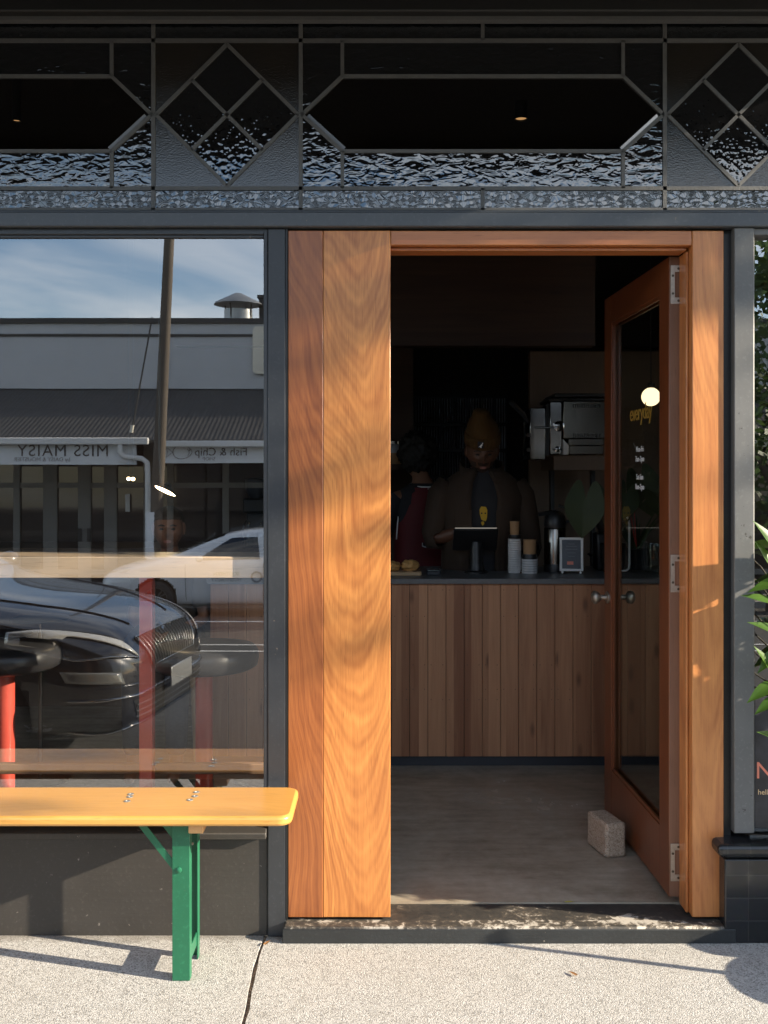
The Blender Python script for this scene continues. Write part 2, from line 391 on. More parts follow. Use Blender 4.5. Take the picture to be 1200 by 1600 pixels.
def glass(name, refl=2.1, tint=(.86,.88,.87), bumpy=0.0, film=None):
    g = G(name); v = g.obj()
    fr = g.math('MULTIPLY', film if film else g.n('Fresnel', IOR=refl).outputs[0], g.math('SUBTRACT', 1.0, g.n('NewGeometry').outputs['Backfacing']))
    gl = g.n('BsdfGlossy', Color=(1,1,1), Roughness=0.0)
    if bumpy:
        b = g.bump(g.noise(v, 1.3, 2, .4).outputs[0], bumpy, .01); g.put(gl.inputs['Normal'], b)
    tr = g.n('BsdfTransparent', Color=tint)
    return g.end(g.n('MixShader', i0=fr, i1=tr, i2=gl))
M['glass'] = glass('window_glass', 3.3, (.97,.975,.97), .02, .235)
M['glass_door'] = glass('door_glass', 1.22, (.8,.82,.80))
M['glass_clear'] = glass('bevelled_clear_glass', 1.5, (.7,.7,.7))
M['jug_glass'] = glass('jug_glass', 1.6, (.8,.84,.82))
def textured(name, kind, base=(.006,.006,.0065), refl=2.05, strength=1.0):
    g = G(name); v = g.obj(); fr = g.n('Fresnel', IOR=refl)
    if kind == 'ripple':
        n = g.noise(g.map(v, scale=(22,22,50)), 1.0, 2, .4, .6); h = n.outputs[0]; d = .0042
    elif kind == 'hammer':
        n = g.n('TexVoronoi', {'feature':'SMOOTH_F1'}, Vector=g.vm('ADD', v, g.n('VectorMath', {'operation':'SCALE'}, i0=g.noise(v, 40, 2).outputs['Color'], Scale=.012)), Scale=78.0); h = n.outputs['Distance']; d = .0011
        g.t.nodes  # voronoi dimples
    elif kind == 'grain':
        n = g.noise(v, 190, 3, .65); h = n.outputs[0]; d = .0016
    else:                                            # pressed flower pattern
        n = g.n('TexVoronoi', {'feature':'DISTANCE_TO_EDGE'}, Vector=g.map(v, scale=(48,48,62)), Scale=1.0)
        h = g.math('SINE', g.math('MULTIPLY', n.outputs['Distance'], 17)); d = .00045
    b = g.bump(h, strength, d)
    gl = g.n('BsdfGlossy', Color=(1,1,1), Roughness=.035, Normal=b)
    df = g.n('BsdfDiffuse', Color=base, Normal=b)
    g.put(fr.inputs['Normal'], b)
    return g.end(g.n('MixShader', i0=fr, i1=df, i2=gl))
M['t_ripple'] = textured('rippled_glass', 'ripple', strength=.55)
M['t_hammer'] = textured('hammered_glass', 'hammer', strength=.8)
M['t_grain'] = textured('granite_glass', 'grain', (.017,.013,.009), 1.9, .55)
M['t_floral'] = textured('pressed_flower_glass', 'floral', (.007,.008,.009), 2.05, .45)
M['lead'] = plain('lead_came', (.12,.118,.115), .5, .2, .2, 60, .3, 150)
M['bevel_strip'] = plain('bevelled_glass_edge', (.34,.37,.42), .12, .6)
def reeded():
    g = G('reeded_glass'); v = g.obj(); sp = g.n('SeparateXYZ', i0=v)
    h = g.math('SINE', g.math('MULTIPLY', sp.outputs[0], 2*PI/.021)); 
    c = g.mix(g.gray(h, -.6, .8), (.04,.042,.046), (.6,.62,.66)); g.bsdf(c, .3, 0, g.bump(h, .6, .006)); return g.m  # light and shade of the ribs put into the colour
M['reeded'] = reeded()
def emit(name, col, k):
    g = G(name); return g.end(g.n('Emission', Color=col, Strength=k))
M['lamp'] = emit('lamp_glow_warm', (1,.72,.38), 11.0)
M['globe'] = emit('opal_globe_glow', (1,.76,.45), 1.05)
M['spot'] = emit('downlight_glow', (1,.55,.22), .35)
M['gold'] = plain('gold_lettering', (.55,.33,.05), .35, .4)
M['white_letter'] = plain('white_lettering', (.72,.72,.72), .5)
M['dark_letter'] = plain('dark_lettering', (.03,.03,.032), .5)
M['coral'] = plain('coral_lettering', (.80,.25,.16), .5)
M['cream_letter'] = plain('cream_lettering', (.75,.52,.28), .5)
def chalk():
    g = G('dark_sign_board'); v = g.obj(); n = g.noise(v, 9, 6, .65)
    c = g.ramp(n.outputs[0], [(.35,(.018,.018,.022)),(.7,(.05,.05,.06))]); g.bsdf(c, .35); return g.m
M['board'] = chalk()
# people
M['skin'] = plain('skin', (.105,.048,.028), .5, 0, .1, 30, .1, 300, Subsurface_Weight=.1)
M['skin_dark'] = plain('brown_skin', (.22,.105,.06), .5, 0, .1, 30)
M['beard'] = plain('dark_beard', (.035,.02,.014), .8)
M['hair'] = plain('black_hair', (.008,.007,.006), .7, 0, .3, 60, .5, 200)
M['brown_hair'] = plain('brown_hair', (.05,.03,.016), .7, 0, .3, 60, .5, 200)
M['eye'] = plain('dark_eye', (.02,.013,.01), .3)
M['lip'] = plain('lip', (.30,.12,.09), .5)
M['beanie'] = plain('mustard_knit', (.072,.033,.0035), .9, 0, .2, 60, .8, 150)
M['overshirt'] = plain('brown_cotton', (.034,.019,.010), .85, 0, .2, 20, .4, 220)
M['tee'] = plain('black_cotton', (.014,.014,.017), .85)
M['yellow_print'] = plain('yellow_print', (.5,.30,.015), .7)
M['jersey'] = plain('red_jersey_knit', (.10,.006,.008), .7, 0, .15, 40, .2, 400)
M['trousers'] = plain('dark_denim', (.03,.035,.05), .85)
M['pastry'] = plain('baked_crust', (.55,.30,.10), .6, 0, .45, 70, .7, 90)
M['concrete_block'] = pavement('concrete_block', (.24,.17,.11), (.46,.36,.26), (.60,.50,.39), 260, False, .8)
# street
M['car_black'] = plain('black_car_paint', (.012,.012,.014), .25, .3, .1, 20, Coat_Weight=1.0, Coat_Roughness=.03)
M['car_white'] = plain('white_car_paint', (.70,.71,.72), .3, 0, .03, 20, Coat_Weight=1.0, Coat_Roughness=.04)
M['car_glass'] = plain('car_glass', (.010,.012,.013), .04, 0, .05, 20, Coat_Weight=1.0)
M['tyre'] = plain('tyre_rubber', (.02,.02,.02), .75)
M['fog_lens'] = plain('fog_lamp_lens', (.22,.22,.21), .12, .4, .3, 30)
M['rim'] = plain('alloy_rim', (.16,.16,.16), .3, .9)
M['headlight'] = plain('headlight_lens', (.62,.61,.58), .1, .35, .15, 30)
M['arch'] = plain('wheel_arch_liner', (.006,.006,.006), .9)
M['shop_white'] = plain('parapet_paint', (.52,.53,.54), .7, 0, .06, 3)
M['dark_trim'] = plain('dark_trim', (.05,.048,.045), .6)
def corr():
    g = G('corrugated_iron'); v = g.obj(); sp = g.n('SeparateXYZ', i0=v)
    h = g.math('SINE', g.math('MULTIPLY', sp.outputs[0], 2*PI/.095)); n = g.noise(v, 4, 4)
    g.bsdf(g.mix(n.outputs[0], (.04,.038,.036), (.10,.097,.093)), .55, .3, g.bump(h, .5, .012)); return g.m
M['corrugated'] = corr()
M['sign_white'] = plain('sign_panel', (.80,.81,.82), .5, 0, .04, 4)
M['pole_wood'] = plain('weathered_pole', (.11,.09,.07), .85, 0, .3, 6, .4, 20)
M['pale_frame'] = plain('pale_joinery', (.28,.27,.25), .6)
M['shop_dark'] = plain('shop_interior_dark', (.03,.024,.02), .5)
M['cream'] = plain('cream_sign', (.75,.70,.58), .5)
M['galv'] = plain('galvanised_sheet', (.35,.36,.36), .4, .7)
M['tree_leaf'] = leafmat('added_tree_leaf', (.04,.075,.02), (.07,.12,.03), .25, .5)
M['bark'] = plain('tree_bark', (.09,.07,.055), .9, 0, .3, 8, .6, 40)
M['green_text'] = plain('green_lettering', (.08,.22,.08), .5)
M['logo_grey'] = plain('grey_lettering', (.12,.12,.125), .5)
M['mural_blue'] = plain('mural_paint_blue', (.05,.11,.16), .7, 0, .5, 3)
M['mural_yellow'] = plain('mural_paint_yellow', (.22,.17,.03), .7, 0, .7, 3)
M['red_flower'] = plain('red_anthurium', (.45,.02,.015), .35)
random.seed(7)
# ------------------------------------------------------------------ ground
def footpath():
    rnd = random.Random(3); ys = [ -2.0 + i*.05 for i in range(45)]; ys = [y for y in ys if y < .02]+[.02]
    jl, jr = [], []
    for y in ys:
        x = -.387 + .006*math.sin(y*7) + rnd.uniform(-.0025,.0025)
        jl.append(x-.006+rnd.uniform(-.002,.002)); jr.append(x+.006+rnd.uniform(-.002,.002))
    m = MB(); n = len(ys); W = 30
    vs = [(-W,y,0) for y in ys]+[(jl[i],y,0) for i,y in enumerate(ys)]+[(jl[i]+.002,y,-.014) for i,y in enumerate(ys)]
    m.add(vs, [(i, i+n, i+n+1, i+1) for i in range(n-1)]+[(i+n, i+2*n, i+2*n+1, i+n+1) for i in range(n-1)])
    vs = [(jr[i]-.002,y,-.014) for i,y in enumerate(ys)]+[(jr[i],y,0) for i,y in enumerate(ys)]+[(W,y,0) for y in ys]
    m.add(vs, [(i, i+n, i+n+1, i+1) for i in range(n-1)]+[(i+n, i+2*n, i+2*n+1, i+n+1) for i in range(n-1)])
    m.mat(1)
    vs = [(jl[i]-.001,y,-.011+rnd.uniform(-.004,.006)) for i,y in enumerate(ys)]+[(jr[i]+.001,y,-.011+rnd.uniform(-.004,.006)) for i,y in enumerate(ys)]
    m.add(vs, [(i, i+n, i+n+1, i+1) for i in range(n-1)])
    tag(m.build('footpath', [M['footpath'], M['gapdirt']]), kind='structure')
footpath()
tag(MB().box(-30,30,-2.16,-2.0,-.4,.0).build('kerb', M['kerb'], bevel=.015), kind='structure')
SL = .072                                        # the street falls away from the shop
def rz(y): return -.12 - SL*(abs(y)-2.16)
m = MB(); m.add([(-60,-2.16,-.12),(-60,-16.6,rz(16.6)),(60,-16.6,rz(16.6)),(60,-2.16,-.12)], [(0,1,2,3)])
tag(m.build('road', M['asphalt']), kind='structure')
m = MB()
for y in (8.4, 9.15): m.add([(-40,-y,rz(y)+.005),(-40,-y-.11,rz(y+.11)+.005),(40,-y-.11,rz(y+.11)+.005),(40,-y,rz(y)+.005)], [(0,1,2,3)])
m.add([(-40,-12.9,rz(12.9)+.005),(-40,-13.12,rz(13.12)+.005),(40,-13.12,rz(13.12)+.005),(40,-12.9,rz(12.9)+.005)], [(0,1,2,3)])
tag(m.build('road_markings', M['roadline']), kind='structure')
m = MB(); m.box(-60,60,-60,-16.6,-2.2,rz(16.6)+.12)
tag(m.build('far_pavement', M['kerb']), kind='structure')

# ------------------------------------------------------------------ the cafe building
B = thing('cafe_building', 'charcoal painted cafe shopfront with timber doorway, leadlight transom and bare concrete floor inside', 'building')
XL, XR = -4.2, 3.4                               # ends of the shopfront
fx = lambda p: PX(p); fz = lambda p: PZ(p)
# step
st = MB(); 
st.mat(0).box(fx(443)+.004, fx(1140), -.05, .13, .0, .052)
o = st.build('doorstep', M['step'], B, bevel=.006)
f2 = MB().box(fx(443)+.002, fx(1140)+.002, -.054, -.0495, .001, .046).build('step_riser', M['step_front'], o, bevel=.002)
# interior floor
tag(MB().box(-4.1,3.3,.13,5.0,-.1,.055).build('shop_floor', M['floor']), kind='structure')
# stall riser on the left, sill
m = MB(); m.box(XL, fx(418), .003, .10, 0, .318)
rs = m.build('stall_riser', M['riser_paint'], B, bevel=.003)
sill = MB()
sx0, sx1 = XL, fx(417)
sill.add([(sx0,-.03,.325),(sx1,-.03,.325),(sx1,-.03,.345),(sx0,-.03,.345),(sx0,.06,.372),(sx1,.06,.372),(sx1,.06,.32),(sx0,.06,.32)],
         [(0,1,2,3),(3,2,5,4),(4,5,6,7),(7,6,1,0),(0,3,4,7),(1,6,5,2)])
sill.build('window_sill', M['riser_paint'], B, bevel=.003)
# beam above door and windows
m = MB(); m.box(XL, XR, -.028, .08, fz(357), fz(334)).box(XL, XR, -.012, .09, fz(334), fz(329))
m.build('transom_beam', M['beam_paint'], B, bevel=.004)
# mullion
m = MB(); m.box(fx(418), fx(447), -.006, .09, .0, fz(357)-.0005)
mul = m.build('mullion', M['frame_paint'], B, bevel=.004)
MB().box(fx(447), fx(449.5), -.006, .06, .056, fz(357)-.001).build('shadow_gap', M['black'], B)
# left display window
W = holder('display_window', B)
m = MB(); m.box(fx(412), fx(418), -.004, .06, .372, fz(362)).box(XL, fx(418), -.002, .06, fz(366.5), fz(357)-.0005)
m.box(XL, fx(412), .006, .0155, fz(371), fz(366.5)).box(XL, fx(412), .0, .06, .372, .392)
m.box(XL, XL+.06, -.01, .06, .39, fz(368))
m.build('window_frame', M['frame_paint'], W, bevel=.002)
m = MB(); m.box(XL+.05, fx(413), .016, .022, .38, fz(367)); m.build('window_pane', M['glass'], W)
# left panel and doorway frame
DF = holder('door_frame', B)
m = MB(); m.mat(0).box(fx(450), fx(505)-.0006, 0, .105, .061, fz(360)).mat(1).box(fx(505)+.0002, fx(610), 0.0005, .105, .061, fz(360))
m.build('side_panel', [M['panel_dark'], M['panel_light']], DF, bevel=.002)
m = MB(); m.box(fx(610)+.0008, fx(1081), .001, .105, fz(383), fz(360))
m.box(fx(610)+.0008, fx(1081)-.009, .030, .105, fz(383)-.012, fz(383)-.0005)
m.build('lintel', M['lintel'], DF, bevel=.0025)
m = MB(); m.box(fx(1081.5), fx(1131), 0, .105, .061, fz(360)); m.box(fx(1081.5)-.010, fx(1081.5)-.0004, .035, .112, .061, fz(383)-.013)
m.build('door_post', M['post'], DF, bevel=.003)
m = MB(); m.box(fx(1131)+.001, fx(1145), .02, .10, .06, fz(357)-.001); m.build('shadow_gap', M['black'], B)
# right pier frame and window
m = MB(); m.box(fx(1145), fx(1176), -.014, .09, fz(1300), fz(357)-.0005).box(fx(1176), fx(1178.5), -.004, .08, fz(1300), fz(366))
m.box(fx(1176), XR, -.006, .08, fz(368), fz(357)-.0005).box(XR-.08, XR, -.014, .09, fz(1300), fz(368))
m.build('side_window_frame', M['grey_paint'], B, bevel=.003)
m = MB(); m.box(fx(1178.5)-.002, XR-.07, .034, .040, fz(1300)-.01, fz(366)); m.build('side_window_pane', M['glass'], B)
m = MB(); m.box(fx(1124), XR, -.052, .095, .0, fz(1333)).box(fx(1126), XR, -.045, .09, fz(1333), fz(1328))
pr = m.build('tiled_pier', M['tiles'], B, bevel=.008)
m = MB(); m.box(fx(1112), XR, -.072, .098, fz(1328)+.0005, fz(1308)); m.build('pier_cap', M['tiles'], pr, bevel=.014)
# soffit beam, verandah, outer walls
m = MB(); m.box(XL, XR, -.035, .12, fz(25), 3.10)
m.build('head_beam', M['soffit'], B, bevel=.006)
V = holder('verandah', B)
VE = 2.0
VW = 1.50
m = MB(); m.box(-7.5, VE, -VW, -.0355, 3.085, 3.13); m.build('verandah_lining', M['soffit'], V)
m = MB(); m.box(-7.5, VE, -VW-.06, -VW, 3.0, 3.34).box(VE, VE+.05, -VW-.06, -.04, 3.04, 3.34); m.build('verandah_fascia', M['dark_trim'], V, bevel=.005)
m = MB(); m.box(-7.5, VE-.001, -VW, -.04, 3.132, 3.20); m.build('verandah_roof', M['corrugated'], V)
m = MB(); m.box(-9, 5, -.03, .12, 3.101, 5.6).box(-9, XL, -.03, .12, -.1, 3.1).box(XR, 5, -.03, .12, -.1, 3.1)
m.build('outer_wall', M['wall_out'], B)
m = MB(); m.box(-4.3,-4.12,.121,5.1,-.1,3.3).box(3.32,3.5,.121,5.1,-.1,3.3).box(-4.12,3.32,4.9,5.1,-.1,3.3)
m.box(1.50,1.60,.10,1.66,.056,3.299)  # unseen partition added to keep sun from the side window off the floor
m.build('inner_wall_and_sun_block', M['wall_in'], B)
m = MB(); m.box(-4.3,3.5,.121,5.1,3.30,3.5); m.build('inner_ceiling', M['ceil_in'], B)
# bulkhead, ply panel, back window
m = MB(); m.box(-1.2, PX(930,2.5), 2.5, 2.62, PZ(540,2.5), 3.29); m.build('bulkhead', M['bulkhead'], B)
m = MB(); m.box(PX(828,3.1), 3.2, 3.1, 3.18, .06, PZ(543,2.9)); m.build('plywood_panel', M['ply'], B)
m = MB(); m.box(-3, PX(646,4.0), 4.0, 4.08, .06, 3.2); m.build('side_lining', M['dark_wood'], B)
bw = holder('back_window', B)
yb = 4.85; x0, x1 = PX(648,yb), PX(792,yb); z0, z1 = PZ(760,yb), PZ(622,yb)
m = MB(); m.box(x0,x1,yb,yb+.03,z0,z1); m.build('reeded_pane', M['reeded'], bw)
m = MB(); n = 7
for i in range(n+1): x = x0+(x1-x0)*i/n; m.box(x-.006,x+.006,yb-.015,yb+.02,z0,z1)
for pz in (620, 663, 704, 745): zz = PZ(pz,yb); m.box(x0,x1,yb-.018,yb+.02,zz-.014,zz+.014)
m.build('glazing_frame', M['black'], bw)

# ------------------------------------------------------------------ leadlight transom
T = holder('transom_window', B); YT = .045
def tp(px, py): return (PX(px,YT), PZ(py,YT))
came = MB()
def lead(a, b, w=5.5):
    p, q = tp(*a), tp(*b)
    came.bar((p[0],YT,p[1]), (q[0],YT,q[1]), .016, w/480, up=(p[1]-q[1],0,q[0]-p[0]))
GK = {'clear':('clear_pane','glass_clear'),'ripple':('rippled_pane','t_ripple'),'hammer':('hammered_pane','t_hammer'),'grain':('granite_pane','t_grain'),'floral':('patterned_pane','t_floral')}
def pane(kind, pts):
    if max(p[0] for p in pts) < -320 or min(p[0] for p in pts) > 1560: return
    MB().prism([tp(*p) for p in pts][::-1], YT-.002, YT+.002).build(GK[kind][0], M[GK[kind][1]], T)
YA, YB, YC, YD, YE, YF, YM = 24, 64.5, 120, 180, 237, 295, 329
def ccw(pts):
    a = sum(pts[i][0]*pts[(i+1)%len(pts)][1]-pts[(i+1)%len(pts)][0]*pts[i][1] for i in range(len(pts)))
    return pts if a > 0 else pts[::-1]
def hexbay(cx):
    l, r = cx-282, cx+282; a, b = cx-219, cx+219
    pane('ripple', ccw([(l,YB),(a,YB),(a,YC),(l,YD)])); pane('ripple', ccw([(a,YB),(b,YB),(b,YC),(a,YC)])); pane('ripple', ccw([(b,YB),(r,YB),(r,YD),(b,YC)]))
    pane('ripple', ccw([(l,YD),(a,YE),(a,YF),(l,YF)])); pane('ripple', ccw([(a,YE),(b,YE),(b,YF),(a,YF)])); pane('ripple', ccw([(b,YE),(r,YD),(r,YF),(b,YF)]))
    pane('clear', ccw([(l,YD),(a,YC),(b,YC),(r,YD),(b,YE),(a,YE)]))
    for p, q in (((l,YD),(a,YC)),((a,YC),(b,YC)),((b,YC),(r,YD)),((a,YB),(a,YC)),((b,YB),(b,YC)),((a,YE),(a,YF)),((b,YE),(b,YF)),((l,YD),(a,YE)),((r,YD),(b,YE)),((a,YE),(b,YE))): lead(p, q)
    for p, q in (((l+9,YD+2),(a+3,YE-3)),((b-3,YE-3),(r-9,YD+2))):     # polished bevels of the clear pane
        P0, P1 = tp(*p), tp(*q); MB().bar((P0[0],YT-.004,P0[1]), (P1[0],YT-.004,P1[1]), .006, 8/480, up=(P0[1]-P1[1],-.5*abs(P1[0]-P0[0]) ,P1[0]-P0[0])).build('bevel_edge', M['bevel_strip'], T)
    for x in (cx,):
        pane('floral', ccw([(l,YA),(cx,YA),(cx,YB),(l,YB)])); pane('floral', ccw([(cx,YA),(r,YA),(r,YB),(cx,YB)]))
        pane('floral', ccw([(l,YF),(cx,YF),(cx,YM),(l,YM)])); pane('floral', ccw([(cx,YF),(r,YF),(r,YM),(cx,YM)]))
        lead((cx,YA),(cx,YB)); lead((cx,YF),(cx,YM))
def diabay(cx):
    l, r = cx-114, cx+114; t, b = 70, 291; h = (YD)
    L, Rr, Tt, Bb, Cc = (l+3,h), (r-3,h), (cx,t), (cx,b), (cx,h)
    mid = lambda p, q: ((p[0]+q[0])/2, (p[1]+q[1])/2)
    m1, m2, m3, m4 = mid(L,Tt), mid(Tt,Rr), mid(Rr,Bb), mid(Bb,L)
    pane('hammer', ccw([Tt,m1,Cc,m2])); pane('hammer', ccw([m1,L,m4,Cc])); pane('hammer', ccw([m2,Cc,m3,Rr])); pane('hammer', ccw([Cc,m4,Bb,m3]))
    pane('grain', ccw([(l,YB),(cx,YB),Tt,L,(l,h)])); pane('grain', ccw([(cx,YB),(r,YB),(r,h),Rr,Tt]))
    pane('grain', ccw([(l,h),L,Bb,(cx,YF),(l,YF)])); pane('grain', ccw([(r,h),(r,YF),(cx,YF),Bb,Rr]))
    pane('floral', ccw([(l,YA),(r,YA),(r,YB),(l,YB)])); pane('floral', ccw([(l,YF),(r,YF),(r,YM),(l,YM)]))
    for p, q in ((L,Tt),(Tt,Rr),(Rr,Bb),(Bb,L),(m1,m3),(m2,m4)): lead(p, q)
for k in range(-3, 3):
    c0 = 754+k*798
    if PX(c0)-.7 < XR and PX(c0)+.7 > XL: hexbay(c0)
    if PX(c0+399)-.3 < XR and PX(c0+399)+.3 > XL: diabay(c0+399)
    for e in (c0-284, c0+284): lead((e,YA),(e,YM), 6)
for y in (YB, YF): lead((600+XL*480,y),(600+XR*480,y), 6)
for y in (YA+1, YM-1): lead((600+XL*480,y),(600+XR*480,y), 5)
came.build('lead_came', M['lead'], T)
# obscure panes are opaque, the shop's dimness is put into their base colour; cornice strip under the head beam
m = MB(); m.box(XL, XR, .0, .03, fz(25)-.012, fz(25)-.0005); m.build('cornice_strip', M['lead'], B)

# ------------------------------------------------------------------ the door leaf
hx, hy = 1.004, .112                              # hinge pin
ang = R(2.0)
DL = holder('door', B); DL.location = (hx, hy, 0); DL.rotation_euler = (0,0,ang)   # local: +y runs from hinge to free edge, faces at x=-.045..0
w, zb, zt = .862, .082, 2.236
m = MB()
m.mat(1).box(-.044,-.0,0,.003,zb,zt)                                   # weathered hinge edge
m.mat(0).box(-.045,0,.003,.108,zb,zt).box(-.045,0,w-.108,w,zb,zt).box(-.0445,-.0005,.108,w-.108,zb,zb+.205).box(-.0445,-.0005,.108,w-.108,zt-.112,zt)
for x0_ in (-.0405, -.0135):                                           # glazing beads
    a0, a1, c0_, c1 = .108, w-.108, zb+.205, zt-.112
    m.box(x0_,x0_+.009,a0,a0+.012,c0_,c1).box(x0_,x0_+.009,a1-.012,a1,c0_,c1).box(x0_,x0_+.009,a0+.012,a1-.012,c0_,c0_+.012).box(x0_,x0_+.009,a0+.012,a1-.012,c1-.012,c1)
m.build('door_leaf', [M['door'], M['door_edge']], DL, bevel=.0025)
m = MB().box(-.026,-.021,.109,w-.109,zb+.206,zt-.113); m.build('door_glass', M['glass_door'], DL)
for sgn, xb in ((-1,-.045),(1,0)):
    m = MB(); m.lathe([(.026,0),(.026,.004),(.011,.008),(.010,.030),(.020,.036),(.027,.048),(.027,.058),(.018,.066),(.0,.068)], (xb,w-.055,.99), 24, (sgn,0,0), caps=False)
    m.build('door_knob', M['hinge_steel'], DL, smooth=50)
for zc in (PZ(445,.112), PZ(896,.112), PZ(1347,.112)):
    h = .126 if zc < 2 else .130
    m = MB(); m.box(-.040,.004,-.0035,-.0004,zc-h/2,zc-h/2+.022).box(-.040,.004,-.0035,-.0004,zc+h/2-.022,zc+h/2).box(-.040,-.026,-.0035,-.0004,zc-h/2+.022,zc+h/2-.022).box(-.008,-.002,-.0035,-.0004,zc-h/2+.022,zc-.03).box(-.008,-.002,-.0035,-.0004,zc+.03,zc+h/2-.022)
    m.tube([(.003,-.006,zc-h/2),(.003,-.006,zc+h/2)], .0055, 12)
    hg = m.build('hinge', M['hinge_steel'], DL, bevel=.0008)
    for (xs, zs) in ((-.014,h/2-.011),(-.033,.030),(-.033,-.030),(-.014,-h/2+.011)): MB().lathe([(.0045,0),(.004,.0015),(0,.0017)], (xs,-.0035,zc+zs), 10, (0,-1,0)).build('hinge_screw', M['screw'], hg)
# lettering on the outer face of the glass
def door_text(txt, yc, z, size, mat, name, space=1.0):
    me = text_mesh(txt, size, .0006, 'CENTER', 0, space)
    m = MB().mesh(me, frame_mat((-.0275, yc, z), (0,-1,0), (0,0,1))); m.build(name, mat, DL)
door_text('everyday', .395, 1.735, .088, M['gold'], 'shop_name_lettering', .9)
for t, z in (('Mon-Fri',1.597),('7am-2pm',1.560),('Sat-Sun',1.492),('8am-2pm',1.455)): door_text(t, .405, z, .030, M['white_letter'], 'opening_hours_lettering')
# ------------------------------------------------------------------ bench
bx, by = -1.37, -.21
bench = thing('beer_bench', 'orange varnished folding beer bench on green steel legs below the display window', 'bench', (bx,by,0))
L2, Wd, zt, th = 1.10, .142, .508, .030
def rrect(hx_, hy_, r, n=8):
    pts = []
    for cx, cy, a0 in ((hx_-r,hy_-r,0),(-hx_+r,hy_-r,90),(-hx_+r,-hy_+r,180),(hx_-r,-hy_+r,270)):
        pts += [(cx+r*math.cos(R(a0+90*i/n)), cy+r*math.sin(R(a0+90*i/n))) for i in range(n+1)]
    return pts
MB().slab(rrect(L2,Wd,.042), zt-th, zt).build('seat', M['bench_top'], bench, bevel=.009)
legx = PX(284,-.28)-bx
for (dx, dy) in ((.115,.075),(.118,.035),(-.082,.03),(-.080,-.012),(.109,.0),(-.086,.055)):
    MB().lathe([(.0105,0),(.0095,.0012),(.004,.0013),(.0035,.0004),(0,.0004)], (legx+dx-.10, dy+.01, zt+.0002), 14).build('screw', M['zinc'], bench)
m = MB(); cx = PX(308,-.3)-bx
m.box(cx-.022,cx+.022,-Wd+.03,Wd-.03,zt-th-.030,zt-th-.0005); m.build('cleat', M['cleat'], bench, bevel=.003)
m = MB(); m.box(-legx+.03-.02,-legx+.03+.025,-Wd+.03,Wd-.03,zt-th-.030,zt-th-.0005); m.build('cleat', M['cleat'], bench, bevel=.003)
for sx in (1,-1):
    m = MB(); X = legx*sx
    for sy in (-1, 1):
        y = sy*.080
        m.box(X-.026,X+.026,y-.0018,y+.0018,0.001,zt-th-.001)                # broad web of the angle
        m.box(X+.0245*sx-.0018,X+.0245*sx+.0018,y-sy*.0022,y-sy*.030,.001,zt-th-.001)
    m.box(X+.0205*sx-.0022,X+.0205*sx+.0022,-.0775,.0775,.045,.085); m.box(X+.0205*sx-.0022,X+.0205*sx+.0022,-.0775,.0775,zt-th-.045,zt-th-.002)
    m.build('leg_frame', M['green_paint'], bench, bevel=.001)
    for sy in (-1, 1):
        m = MB(); y = sy*.0735
        m.bar((X-.128*sx,y,zt-th-.004),(X-.012*sx,y,.325),.004,.020,up=(.5,0,.7)); m.build('brace', M['green_paint'], bench, bevel=.0008)
    for sy in (-1,1): MB().lathe([(.009,0),(.008,.004),(.004,.006),(0,.0065)], (X-.006*sx,sy*.082,.330), 12, (0,sy,0)).build('rivet', M['green_paint'], bench, smooth=40)
    MB().tube([(X+.018*sx,-.035,.405),(X+.018*sx,-.025,.385),(X+.018*sx,.0,.378)], .0045, 8).build('latch', M['zinc'], bench, smooth=40)
# ------------------------------------------------------------------ concrete block door stop
blk = MB(); blk.cbox((0,0,.0655),(.084,.165,.130))
o = blk.build('concrete_block', M['concrete_block'], None, bevel=.011)
o.location = (PX(949,.58), .60, .0555); o.rotation_euler = (0,0,R(14))
bm = bmesh.new(); bm.from_mesh(o.data); bmesh.ops.subdivide_edges(bm, edges=bm.edges, cuts=6, use_grid_fill=True)
for v in bm.verts:
    n = noise.noise(v.co*38); v.co += v.co.normalized()*n*.003
    if abs(v.co.y+.03+.012*noise.noise(Vector((0,v.co.z*20,0)))) < .017 and v.co.x < -.045: v.co.x += .012
bm.to_mesh(o.data); bm.free()
tag(o, 'rough concrete block propping the timber door open on the floor', 'block')
# ------------------------------------------------------------------ counter
yc = 1.70
ct = thing('service_counter', 'low cafe counter clad in reddish vertical boards under a grey stone top', 'counter', (.5,yc,.055))
m = MB(); zbb, zbt = PZ(1182,yc), PZ(911,yc)-.004
w = .0895; x = PX(612,yc)-.09-w*9; nb = 0
rnd = random.Random(5)
while x < 2.6:
    nb += 1; dy = rnd.uniform(0,.003)
    m.mat(0).box(x+.0012,x+w-.0012,yc+dy,yc+.02,zbb,zbt).mat(1)
    for zz in rnd.sample([zbt-.03, zbt-.16, zbt-.40, zbt-.52, zbb+.12, zbb+.28], 3):
        for e in (.016, w-.016): m.lathe([(.0026,0),(.002,.001),(0,.0012)], (x+e,yc+dy,zz), 8, (0,-1,0))
    x += w
def loc_build(mb, name, mat, root, **k):
    o = mb.build(name, mat, root, **k); o.location = -Vector(root.location) if root.rotation_euler.z == 0 else o.location; return o
loc_build(m, 'front_boards', [M['counter_boards'], M['screw']], ct, bevel=.0006)
m = MB(); m.box(-.85,2.6,yc+.021,yc+.06,zbb-.005,zbt-.0005).box(-.85,-.83,yc+.061,yc+.62,.056,zbt-.0005).box(-.85,2.6,yc+.56,yc+.60,.056,zbt-.0005) ; loc_build(m, 'carcass', M['black'], ct)
m = MB(); m.box(-.84,2.6,yc+.03,yc+.055,.056,zbb-.006); loc_build(m, 'kickboard', M['kick'], ct)
ctz = PZ(903.5,yc)
m = MB(); m.box(-.87,2.62,yc-.022,yc+.64,zbt+.0005,ctz); loc_build(m, 'counter_top', M['stone'], ct, bevel=.003)
CT = ctz+.0008
